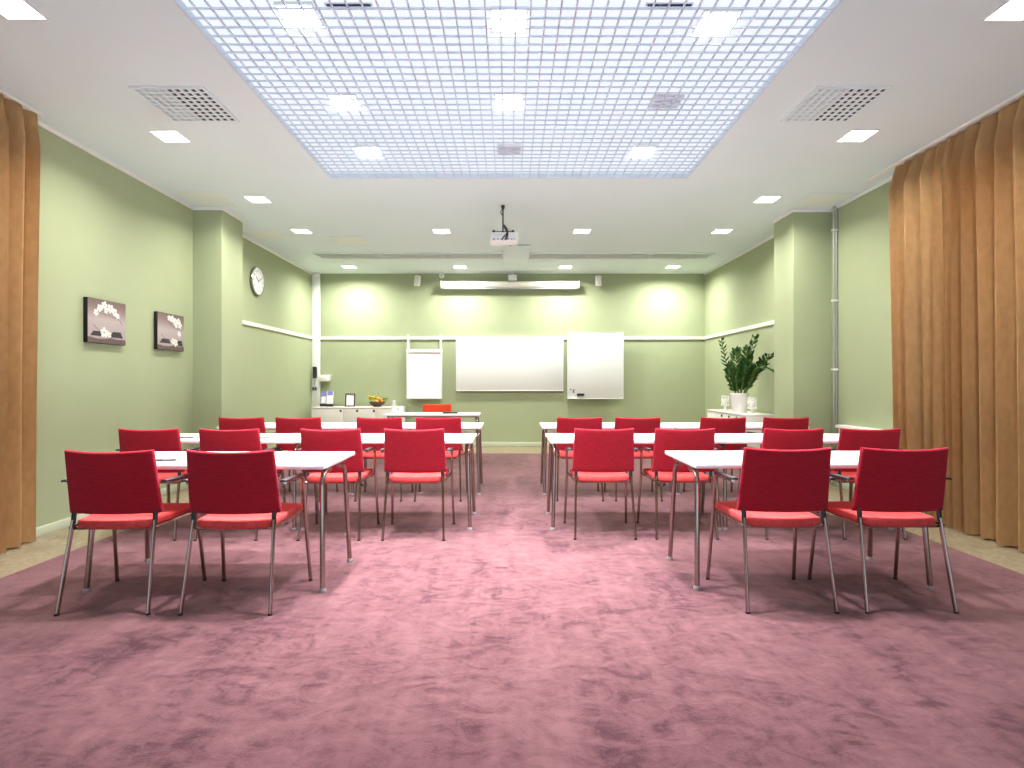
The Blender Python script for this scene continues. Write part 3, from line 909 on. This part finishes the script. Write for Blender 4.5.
# projection screen case
t = thing('projection_screen', (0.020, YB - 0.16, 3.02), 'long white roll-up projection screen case under the far ceiling', 'projection screen')
MB().tube([(-1.27, 0, 0), (1.27, 0, 0)], 0.06, 20, flat=(0.060, 0.058)).build('case', M['screen'], t)
for s in (-1, 1):
    MB().box(s*1.275-0.012, s*1.275+0.012, -0.062, 0.062, -0.066, 0.066, bev=0.010).build('end_cap', M['screen'], t)
    MB().box(s*1.22-0.02, s*1.22+0.02, 0.05, 0.16, -0.03, 0.03, bev=0.003).build('wall_bracket', M['screen'], t)
MB().box(-1.24, 1.24, -0.012, 0.012, -0.082, -0.058, bev=0.004).build('weight_bar', M['grey'], t)
# middle support between ceiling and case
t = thing('cable_box', (0.065, YB - 0.16, 3.108), 'small white junction box above the middle of the screen case', 'junction box')
MB().box(-0.08, 0.08, -0.05, 0.05, -0.022, 0.085, bev=0.006).build('housing', M['white'], t)
MB().tube([(0, 0, 0.085), (0, 0, 0.142)], 0.012, 10).build('stem', M['white'], t)
# motion sensor left of the case
t = thing('motion_sensor', (-1.265, YB, 3.21), 'small white round sensor at the left end of the screen case', 'sensor')
MB().lathe([(0, 0), (0.05, 0), (0.05, 0.03), (0.035, 0.055), (0, 0.06)], (0, 0, 0), 18, rot=(PI/2, 0, 0)).build('dome', M['white'], t)
MB().lathe([(0, 0.0605), (0.014, 0.0595), (0, 0.062)], (0, 0, 0), 12, rot=(PI/2, 0, 0)).build('lens', M['grey'], t)
# loudspeakers
def speaker(x, label, ry):
    t = thing('loudspeaker', (x, YB, 3.10), label, 'speaker', 'small white wall speakers')
    MB().box(-0.05, 0.05, -0.21, -0.10, -0.10, 0.085, bev=0.012, rot=(0.25, ry, 0)).build('cabinet', M['white'], t)
    MB().box(-0.038, 0.038, -0.216, -0.209, -0.085, 0.07, bev=0.003, rot=(0.25, ry, 0), about=(0, -0.155, -0.0075)).build('grille', M['edge'], t)
    MB().tube([(0, 0, 0.04), (0, -0.11, 0.03)], 0.012, 10).box(-0.03, 0.03, -0.008, 0, 0.0, 0.08, bev=0.003).build('bracket', M['white'], t)
speaker(-1.70, 'small white loudspeaker high on the far wall, left of screen case', 0.12)
speaker(1.66, 'small white loudspeaker high on the far wall, right of screen case', -0.05)

# corner trunking, phone, dispenser
t = thing('cable_trunking', (-3.622, YB, FZ), 'white cable trunking running up the far left corner', 'trunking')
MB().box(-0.075, 0.075, -0.085, -0.026, 0, H - FZ - 0.0, bev=0.004).build('duct', M['white'], t)
MB().box(-0.060, 0.060, -0.089, -0.085, 0.02, H - FZ - 0.02, bev=0.001).build('cover', M['white'], t)
t = thing('wall_phone', (-3.62, YB - 0.089, 1.37), 'black wall telephone handset on the white corner trunking', 'phone')
MB().box(-0.034, 0.034, -0.020, 0, -0.09, 0.11, bev=0.006).build('cradle', M['black'], t)
def hs(u, v, s):
    a = (u-.5)*2; bulge = 0.018*(abs(2*v-1)**3)
    return Vector((a*0.036, -0.022-bulge*0.2-(0.026+bulge if s else 0), -0.092+0.215*v))
MB().slab(hs, 4, 12, bev=0.006, seg=2).build('handset', M['black'], t, smooth=60)
cp = [(0.0, -0.03, -0.12)] + [(0.010*math.sin(q*1.9)-0.012*q/26, -0.03+0.010*math.cos(q*1.9), -0.12-0.20*q/26) for q in range(1, 27)]
MB().tube(cp, 0.004, 6).build('cord', M['grey'], t)
t = thing('wall_socket', (-3.632, YB - 0.089, 1.085), 'small dark socket box below the telephone', 'socket')
MB().box(-0.045, 0.045, -0.028, 0, -0.035, 0.035, bev=0.006).build('box', M['grey'], t)
MB().box(-0.036, -0.004, -0.034, -0.028, -0.022, 0.022, bev=0.003).box(0.006, 0.036, -0.034, -0.028, -0.022, 0.022, bev=0.003).build('plug', M['black'], t)
t = thing('dispenser', (-3.425, YB, 1.22), 'small white wall box beside the trunking, above the brochures', 'wall box')
MB().box(-0.10, 0.065, -0.20, 0, 0.01, 0.12, bev=0.008).build('housing', M['white'], t)
MB().box(-0.094, 0.058, -0.195, -0.02, 0.0, 0.01, bev=0.003).build('base', M['edge'], t)

# clock on the left wall
t = thing('wall_clock', (XL, 8.33, 2.68), 'round white wall clock with silver rim on the left wall', 'clock')
RY = (0, PI/2, 0)
MB().lathe([(0, 0), (0.205, 0), (0.212, 0.010), (0.212, 0.036), (0.205, 0.044), (0.196, 0.044), (0.194, 0.034), (0, 0.034)], (0, 0, 0), 48, rot=RY).build('rim', M['ring'], t)
dialo = MB().lathe([(0, 0.0345), (0.193, 0.0345), (0.193, 0.0355), (0, 0.0358)], (0, 0, 0), 48, rot=RY).build('dial', M['paper'], t)
for hnum in range(12):
    a = 2*PI*hnum/12
    # seen from the room (looking towards -X) the right hand side is +Y
    text_mesh(str(hnum or 12), 0.046, M['black'], 'numeral', dialo, (0.0364, 0.150*math.sin(a), 0.150*math.cos(a)), (PI/2, 0, PI/2))
tick = MB()
for q in range(60):
    a = 2*PI*q/60; r0 = 0.178
    tick.box(0.036, 0.0364, -0.0012, 0.0012, r0, 0.190, rot=(-a, 0, 0), about=(0, 0, 0))
tick.build('minute_marks', M['black'], dialo, smooth=0)
def hand(name, ang, ln, wd, d):
    MB().box(d, d+0.002, -wd, wd, -0.02, ln, rot=(-ang, 0, 0), about=(0, 0, 0)).build(name, M['black'], t, smooth=0)
hand('hour_hand', math.radians(308), 0.095, 0.006, 0.0372)
hand('minute_hand', math.radians(62), 0.140, 0.004, 0.0396)
MB().lathe([(0, 0.036), (0.010, 0.036), (0.010, 0.043), (0, 0.044)], (0, 0, 0), 14, rot=RY).build('hub', M['black'], t)

# canvas pictures on the left wall (painted white orchids)
def picture(y0, y1, z0, z1, label, seed, flowers, leafy):
    wd, ht = y1-y0, z1-z0
    t = thing('canvas_picture', (XL, y0, z0), label, 'picture', 'orchid canvases on the left wall')
    MB().box(0.0, 0.038, 0, wd, 0, ht, bev=0.002).build('canvas_block', M['canvas_edge'], t)
    face = MB().box(0.038, 0.0395, 0.002, wd-0.002, 0.002, ht-0.002).build('painted_face', painting_mat('painted_ground', False), t, smooth=0)
    rnd = random.Random(seed)
    X = 0.0396
    # dark slate shapes low in the picture
    d = MB()
    for (cy_, cz, w_, h_) in leafy:
        d.prism([(X, cy_-w_, cz-h_), (X, cy_+w_, cz-h_), (X, cy_+w_*0.7, cz+h_), (X, cy_-w_*0.5, cz+h_*0.9)], (1, 0, 0), 0.0005)
    d.build('slate', M['paint_dark'], face, smooth=0)
    # stems
    s = MB()
    cen = [(f[0], f[1]) for f in flowers]
    s.tube(smooth_path([(X+0.0008, wd*0.12, ht*0.42), (X+0.0008, wd*0.30, ht*0.28), (X+0.0008, wd*0.45, ht*0.25)]), 0.002, 6)
    s.tube(smooth_path([(X+0.0008, cen[0][0], cen[0][1]), (X+0.0008, wd*0.52, ht*0.66), (X+0.0008, wd*0.80, ht*0.60), (X+0.0008, wd*0.90, ht*0.48)]), 0.0018, 6)
    s.build('stem', M['paint_line'], face)
    for (fy_, fz, fr) in flowers:
        p = MB().use(M['petal'])
        r0 = rnd.uniform(0, 1)
        for q in range(5):
            a = r0 + 2*PI*q/5
            py, pz = fy_ + math.cos(a)*fr*0.55, fz + math.sin(a)*fr*0.55
            pts = []
            for m_ in range(12):
                b_ = 2*PI*m_/12
                lx, lz = math.cos(b_)*fr*0.55, math.sin(b_)*fr*0.40
                pts.append((X+0.001, py + lx*math.cos(a) - lz*math.sin(a), pz + lx*math.sin(a) + lz*math.cos(a)))
            p.prism(pts, (1, 0, 0), 0.0006 + 0.0001*q)
        p.use(M['petal_eye'])
        p.prism([(X+0.0012, fy_+math.cos(2*PI*m_/8)*fr*0.16, fz+math.sin(2*PI*m_/8)*fr*0.16) for m_ in range(8)], (1, 0, 0), 0.0012)
        p.build('flower', None, face, smooth=0)
picture(4.952, 5.444, 1.552, 1.945, 'left orchid canvas on the left wall, nearer the curtain', 2,
        [(0.10, 0.270, 0.030), (0.145, 0.315, 0.034), (0.205, 0.345, 0.038), (0.225, 0.300, 0.026), (0.28, 0.325, 0.040), (0.335, 0.300, 0.036), (0.375, 0.265, 0.028), (0.20, 0.100, 0.046), (0.265, 0.085, 0.028)],
        [(0.10, 0.085, 0.07, 0.022), (0.36, 0.090, 0.09, 0.028)])
picture(5.937, 6.419, 1.549, 1.942, 'right orchid canvas on the left wall, nearer the pillar', 4,
        [(0.20, 0.345, 0.030), (0.255, 0.340, 0.040), (0.31, 0.315, 0.040), (0.37, 0.325, 0.036), (0.40, 0.285, 0.036), (0.33, 0.275, 0.028), (0.39, 0.190, 0.034), (0.27, 0.100, 0.034), (0.32, 0.085, 0.040)],
        [(0.13, 0.095, 0.10, 0.025), (0.38, 0.085, 0.08, 0.030)])

# twin conduits on the right wall by the pillar
t = thing('wall_conduit', (3.788, 6.62, FZ), 'pair of thin grey pipes on the right wall beside the pillar', 'pipe')
for s in (-1, 1):
    MB().tube([(s*0.016, 0, 0), (s*0.016, 0, H - FZ)], 0.011, 12).build('pipe', M['steel'], t)
for z in (0.55, 1.35, 2.15, 2.97):
    MB().box(-0.040, 0.032, -0.018, 0.018, z, z + 0.022, bev=0.004).build('clip', M['white'], t)

# white ledge along the right wall
t = thing('wall_ledge', (XR, 5.46, 0), 'white rounded-end ledge along the right wall below the pipes', 'ledge')
pr = [(0, 1.0), (-0.10, 1.0), (-0.135, 0.985), (-0.150, 0.95), (-0.150, 0.06), (0, 0.06)]
MB().prism([(x, y, 0.694) for x, y in pr], (0, 0, 1), 0.028).build('ledge_top', M['white'], t, smooth=30)
MB().box(-0.120, -0.012, 0.08, 0.95, 0.56, 0.694, bev=0.01).build('apron', M['white'], t)
for y in (0.2, 0.8):
    MB().prism([(-0.013, y, 0.56), (-0.11, y, 0.56), (-0.013, y, 0.40)], (0, 1, 0), 0.02).build('bracket', M['white'], t, smooth=0)

# ================================================================== projector
t = thing('projector', (-0.055, 6.60, 2.86), 'white projector hanging from the ceiling on a thin pole', 'projector')
MB().box(-0.16, 0.16, -0.11, 0.13, -0.046, 0.055, bev=0.014, seg=3).build('body', M['white'], t)
MB().lathe([(0, 0), (0.035, 0), (0.035, 0.03), (0.028, 0.03), (0.025, 0.012), (0, 0.012)], (0.07, 0.128, -0.01), 20, rot=(-PI/2, 0, 0)).build('lens', M['black'], t)
pt = MB()
for q, (x, z, w_) in enumerate(((-0.115, -0.032, 0.03), (-0.072, -0.032, 0.022), (-0.035, -0.030, 0.016), (0.045, -0.030, 0.026), (0.085, -0.032, 0.018), (0.115, -0.030, 0.014))):
    pt.box(x-w_/2, x+w_/2, -0.1125, -0.109, z-0.003, z+0.013)
pt.build('ports', M['grey'], t, smooth=0)
vb = MB()
for q in range(9):
    vb.box(-0.12+q*0.013, -0.114+q*0.013, -0.1118, -0.109, 0.0, 0.035)
vb.build('vent_slots', M['edge'], t, smooth=0)
MB().tube([(-0.015, 0, 0.062), (-0.015, 0, H-2.86)], 0.009, 12).build('pole', M['black'], t)
MB().lathe([(0, 0), (0.022, 0), (0.022, -0.03), (0.012, -0.045), (0, -0.045)], (-0.015, 0, H-2.86), 18).build('ceiling_rose', M['black'], t)
MB().box(-0.13, 0.11, -0.098, -0.086, 0.060, 0.070, bev=0.003).box(-0.135, -0.105, -0.105, 0.03, 0.052, 0.078, bev=0.004).box(0.085, 0.115, -0.105, 0.03, 0.052, 0.078, bev=0.004).box(-0.03, 0.0, -0.10, 0.02, 0.056, 0.070, bev=0.003).build('mount_bar', M['black'], t)
for q, ex in enumerate((-0.01, 0.02, 0.035)):
    MB().tube(smooth_path([(-0.010+0.006*q, -0.016, 0.16), (0.015+0.012*q, -0.06, 0.09), (0.03+0.006*q, -0.135, 0.035), (ex, -0.14, -0.015), (ex-0.012, -0.113, -0.036)], 6), 0.0065, 8).build('cable', M['black'], t)
MB().tube(smooth_path([(-0.028, -0.01, H-2.86-0.05), (-0.040, -0.02, 0.30), (-0.020, -0.018, 0.27)], 6), 0.005, 8).build('cable', M['black'], t)

# ================================================================== cabinets
def cabinet(loc, rz, W, D, Ht, doors, locks, label):
    """front faces local -Y; x from 0 to W; back at y = 0"""
    t = thing('cabinet', loc, label, 'cabinet', 'low white cabinets', rz)
    MB().box(0.02, W-0.02, -D+0.022, 0, 0.07, Ht-0.022, bev=0.002).build('carcass', M['cabinet'], t)
    MB().box(0, W, -D, 0, Ht-0.022, Ht, bev=0.003).build('top', M['cabinet'], t)
    MB().box(0.04, W-0.04, -D+0.06, -0.02, 0, 0.07).build('plinth', M['cabinet'], t, smooth=0)
    for s, x in ((0, 0.0), (1, W-0.02)):
        MB().box(x, x+0.02, -D+0.002, 0, 0, Ht-0.022, bev=0.002).build('side_panel', M['cabinet'], t)
    for i, (a, b_) in enumerate(doors):
        d = MB().box(a+0.003, b_-0.003, -D+0.004, -D+0.022, 0.08, Ht-0.03, bev=0.002).build('door', M['cabinet'], t)
        for lx in locks[i]:
            MB().lathe([(0, 0), (0.019, 0), (0.021, 0.005), (0.012, 0.014), (0, 0.014)], (lx, -D+0.004, Ht-0.062), 16, rot=(PI/2, 0, 0)).build('knob', M['black'], d)
    return t
CT = 0.76 - FZ
cabinet((-3.50, YB - 0.095, FZ), 0, 1.56, 0.555, CT,
        [(0.022, 0.565), (0.565, 1.14), (1.14, 1.538)], [[0.515], [0.81, 1.105], []], 'low white cabinet against the far wall, under the fruit bowl')
cabinet((XRB - 0.014, 9.30, FZ), -PI/2, 1.54, 0.448, CT,
        [(0.022, 0.50), (0.50, 1.00), (1.00, 1.518)], [[], [0.65, 0.93], [1.21]], 'low white cabinet against the right wall, under the plant')
CZ = 0.76

# brochures, picture frame, fruit bowl on the left cabinet
def brochure_stand(x, y, label, w_, h_, front, backc, p0, p1):
    t = thing('brochure', (x, y, CZ), label, 'brochure', 'brochures on the far left cabinet')
    MB().box(-w_/2, w_/2, 0.0, 0.004, 0.0, h_, rot=(-0.16, 0, 0), about=(0, 0, 0)).build('cover', front, t, smooth=0)
    MB().box(-w_/2+0.01, w_/2-0.01, -0.0015, 0.0, h_*p0, h_*p1, rot=(-0.16, 0, 0), about=(0, 0, 0)).build('print', backc, t, smooth=0)
    MB().box(-w_/2-0.006, w_/2+0.006, -0.03, 0.035, 0, 0.05, bev=0.004).build('holder', M['black'], t)
brochure_stand(-3.410, 10.46, 'lilac and white brochure in the left holder on the far cabinet', 0.10, 0.27, M['blue'], M['paper'], 0.22, 0.68)
brochure_stand(-3.275, 10.40, 'white brochure with lilac top, right holder on the far cabinet', 0.12, 0.29, M['paper'], M['blue'], 0.72, 0.99)
t = thing('photo_frame', (-2.902, 10.40, CZ), 'small dark wooden frame with white card on the far cabinet', 'picture frame')
Rf = (-0.12, 0, 0)
fr = MB()
for (a, b_, c_, d) in ((-0.09, 0.09, 0, 0.022), (-0.09, 0.09, 0.218, 0.24), (-0.09, -0.068, 0.022, 0.218), (0.068, 0.09, 0.022, 0.218)):
    fr.box(a, b_, -0.010, 0.010, c_, d, bev=0.002, rot=Rf, about=(0, 0, 0))
fr.build('frame', M['wood_frame'], t)
MB().box(-0.068, 0.068, -0.002, 0.004, 0.022, 0.218, rot=Rf, about=(0, 0, 0)).build('card', M['paper'], t, smooth=0)
MB().prism([(-0.02, 0.036, 0.165), (-0.02, 0.042, 0.165), (-0.02, 0.112, 0.0), (-0.02, 0.106, 0.0)], (1, 0, 0), 0.04).build('easel_leg', M['wood_frame'], t, smooth=0)

bx, by = -2.40, 10.38
t = thing('fruit_bowl', (bx, by, CZ), 'dark brown bowl heaped with fruit on the far cabinet', 'bowl')
MB().lathe([(0, 0), (0.07, 0), (0.075, 0.012), (0.115, 0.035), (0.148, 0.080), (0.143, 0.083), (0.108, 0.041), (0.06, 0.020), (0, 0.018)], (0, 0, 0), 28).build('shell', M['basket'], t)
MB().lathe([(0.143, 0.079), (0.151, 0.081), (0.151, 0.087), (0.143, 0.087)], (0, 0, 0), 28).build('rim', M['basket'], t)
def fruit(kind, x, y, z, r, mat, label, sz=0.95):
    f_ = thing(kind, (bx+x, by+y, CZ+z), label, kind, 'fruit in the bowl')
    MB().lathe([(0, -r*sz*0.86), (r*0.35, -r*sz*0.92), (r*0.80, -r*sz*0.55), (r, 0), (r*0.86, r*sz*0.5), (r*0.45, r*sz*0.88), (r*0.12, r*sz*0.82), (0, r*sz*0.74)], (0, 0, 0), 16).build('flesh', mat, f_, smooth=80)
    MB().tube([(0, 0, r*sz*0.70), (0.004, 0, r*sz*1.12)], 0.0025, 6).build('stalk', M['basket'], f_)
fruit('orange', 0.010, -0.085, 0.088, 0.040, M['orange_fruit'], 'orange at the front of the fruit bowl')
fruit('apple', 0.085, -0.045, 0.098, 0.039, M['apple'], 'red and yellow apple at the right front of the bowl')
fruit('apple', 0.030, -0.010, 0.135, 0.042, M['orange_fruit'], 'pale orange fruit on top of the heap in the bowl')
fruit('apple', 0.095, 0.040, 0.125, 0.038, M['banana'], 'yellow apple at the right of the fruit bowl')
fruit('pear', -0.065, -0.062, 0.098, 0.038, M['grape'], 'green pear at the left front of the fruit bowl')
fruit('apple', 0.035, 0.088, 0.105, 0.040, M['apple'], 'red apple at the back of the fruit bowl')
for (q, dz, lab) in ((0, 0.0, 'lower banana at the left of the fruit bowl'), (1, 0.034, 'upper banana at the left of the fruit bowl')):
    f_ = thing('banana', (bx-0.085, by-0.01, CZ+0.142+dz), lab, 'banana', 'fruit in the bowl', 0.5*q)
    MB().tube(smooth_path([(-0.07, -0.03, 0.030), (-0.045, -0.008, 0.006), (0.0, 0.0, 0.0), (0.045, -0.008, 0.008), (0.075, -0.03, 0.030)], 5), 0.017, 8, flat=(0.0165, 0.0165)).build('peel', M['banana'], f_, smooth=60)
    MB().tube([(0.072, -0.028, 0.028), (0.092, -0.045, 0.045)], 0.006, 6).build('stalk', M['stem'], f_)
f_ = thing('grape_bunch', (bx+0.125, by-0.02, CZ+0.122), 'bunch of green grapes at the right edge of the fruit bowl', 'grapes')
rg = random.Random(3); gp = MB()
for q in range(26):
    gp.ball((0.02+rg.uniform(-0.045, 0.045), rg.uniform(-0.03, 0.03), rg.uniform(-0.008, 0.035)), 0.011, sub=1)
tag(gp.build('berries', M['grape'], f_, smooth=80), kind='stuff')
MB().tube([(0, 0, 0.02), (-0.02, 0, 0.06)], 0.003, 6).build('stalk', M['stem'], f_)

# plant and candle glasses on the right cabinet
px_, py_ = 3.355, 8.30
t = thing('potted_plant', (px_, py_, CZ), 'dark green leafy plant in a white pot on the right cabinet', 'plant')
MB().lathe([(0, 0), (0.095, 0), (0.098, 0.012), (0.112, 0.12), (0.128, 0.26), (0.132, 0.275), (0.128, 0.285), (0.118, 0.285), (0.112, 0.255), (0.104, 0.235), (0, 0.235)], (0, 0, 0), 32).build('pot', M['pot'], t)
MB().lathe([(0, 0.252), (0.06, 0.250), (0.108, 0.244), (0.108, 0.236), (0, 0.236)], (0, 0, 0), 24).build('soil', M['soil'], t)
def frond(tip, base, bend, nleaf, seed, lsz=1.0, start=0.16, wid=1.0):
    rnd = random.Random(seed)
    b0 = Vector((base[0], base[1], 0.245)); e = Vector(tip)
    mid = b0 + (e - b0) * 0.5 + Vector(bend)
    path = smooth_path([b0, mid, e], 14)
    s = MB().use(M['stem']); s.tube(path, 0.011, 8, r2=0.004)
    s.use(M['leaf'])
    n = len(path)
    roll = rnd.uniform(-0.7, 0.7)
    for q in range(2 * nleaf + 1):
        last = q == 2 * nleaf
        fpos = start + (1.0 - start) * min(1.0, q / (2 * nleaf - 1))
        idx = min(n-2, int(fpos * (n-1)))
        p = path[idx]; d = (path[idx+1] - path[idx]).normalized()
        sd = 1 if q % 2 else -1
        ref = Vector((math.sin(roll), -math.cos(roll), 0.1)).normalized()
        side = d.cross(ref).normalized() * sd
        ln = lsz * (0.135 - 0.055 * abs(fpos - 0.5) * 2) * rnd.uniform(0.88, 1.12)
        dirv = (side * (0.0 if last else 0.70) + d * 0.85 + Vector((rnd.uniform(-0.15, 0.15), rnd.uniform(-0.45, 0.25), rnd.uniform(-0.1, 0.1)))).normalized()
        nrm = dirv.cross(d).normalized() if not last else ref
        wv = dirv.cross(nrm).normalized()
        tilt = rnd.uniform(-0.5, 0.5)
        wv = (wv * math.cos(tilt) + nrm * math.sin(tilt)).normalized()
        nrm = wv.cross(dirv).normalized()
        prof = [(0.0, 0.05), (0.14, 0.50), (0.36, 0.97), (0.60, 0.92), (0.82, 0.52), (1.0, 0.03)]
        t_ = bmesh.new(); rr = []
        for (l_, ww) in prof:
            c_ = p + dirv * (ln * l_) + nrm * (0.012 * math.sin(PI * l_))
            hw = 0.019 * lsz * wid * ww
            rr.append((t_.verts.new(c_ + wv*hw + nrm*0.006*ww), t_.verts.new(c_), t_.verts.new(c_ - wv*hw + nrm*0.006*ww)))
        for a, b_ in zip(rr[:-1], rr[1:]):
            t_.faces.new((a[0], a[1], b_[1], b_[0])); t_.faces.new((a[1], a[2], b_[2], b_[1]))
        bmesh.ops.solidify(t_, geom=t_.faces[:], thickness=0.0015)
        s._merge(t_)
    for v in s.bm.verts: v.co.x = min(v.co.x, XRB - px_ - 0.012)
    s.build('frond', None, t, smooth=60)
frond((-0.275, -0.03, 1.075), (-0.05, 0.0), (-0.02, 0, 0.0), 12, 1, 0.82, 0.12, 0.75)
frond((0.185, -0.10, 1.110), (0.02, 0.02), (0.0, 0, 0.02), 13, 2, 1.15)
frond((-0.065, -0.05, 0.910), (-0.02, -0.03), (-0.02, 0, 0.03), 11, 3, 1.2)
frond((0.060, -0.12, 0.930), (0.01, -0.02), (0.02, 0, 0.04), 11, 4, 1.15)
frond((0.215, -0.55, 0.830), (0.04, -0.02), (-0.02, 0, 0.10), 10, 5, 0.95)
frond((0.205, -0.74, 0.570), (0.05, -0.05), (-0.03, -0.05, 0.24), 13, 6, 1.15)
frond((0.170, -0.45, 0.720), (0.04, -0.06), (0.0, 0, 0.10), 10, 7, 1.1)
frond((-0.19, -0.10, 0.690), (-0.05, -0.03), (-0.03, 0, 0.03), 9, 8, 0.9)
frond((0.01, -0.20, 0.700), (0.0, -0.05), (0.0, -0.02, 0.05), 10, 9, 1.2)
frond((0.11, 0.04, 0.800), (0.03, 0.04), (0.0, 0.02, 0.05), 10, 10, 1.1)
frond((-0.08, -0.14, 0.600), (-0.03, -0.05), (-0.03, 0, 0.04), 8, 11, 1.0)
frond((0.13, -0.16, 0.620), (0.04, -0.04), (0.02, 0, 0.05), 8, 12, 1.1)

def candle_set(x, y, lab_h, lab_c):
    t = thing('candle_holder', (x, y, CZ), lab_h, 'candle holder', 'glass candle holders on the right cabinet')
    MB().lathe([(0, 0), (0.060, 0), (0.060, 0.008), (0.020, 0.018), (0.014, 0.045), (0.022, 0.066), (0.066, 0.082), (0.070, 0.090), (0, 0.090)], (0, 0, 0), 28).build('stem_foot', M['pot'], t)
    MB().lathe([(0.052, 0.091), (0.062, 0.13), (0.064, 0.18), (0.058, 0.235), (0.055, 0.235), (0.061, 0.18), (0.059, 0.13), (0.049, 0.091)], (0, 0, 0), 28).build('chimney', M['glass'], t)
    c_ = thing('candle', (x, y, CZ + 0.0905), lab_c, 'candle', 'white candles on the right cabinet')
    MB().lathe([(0, 0), (0.030, 0), (0.031, 0.085), (0.027, 0.090), (0, 0.086)], (0, 0, 0), 20).build('wax', M['wax'], c_)
    MB().tube([(0, 0, 0.084), (0.002, 0, 0.098)], 0.0015, 6).build('wick', M['black'], c_)
candle_set(3.42, 9.02, 'glass candle holder left of the white plant pot', 'white candle in the glass holder left of the plant')
candle_set(3.40, 7.97, 'glass candle holder right of the white plant pot', 'white candle in the glass holder right of the plant')
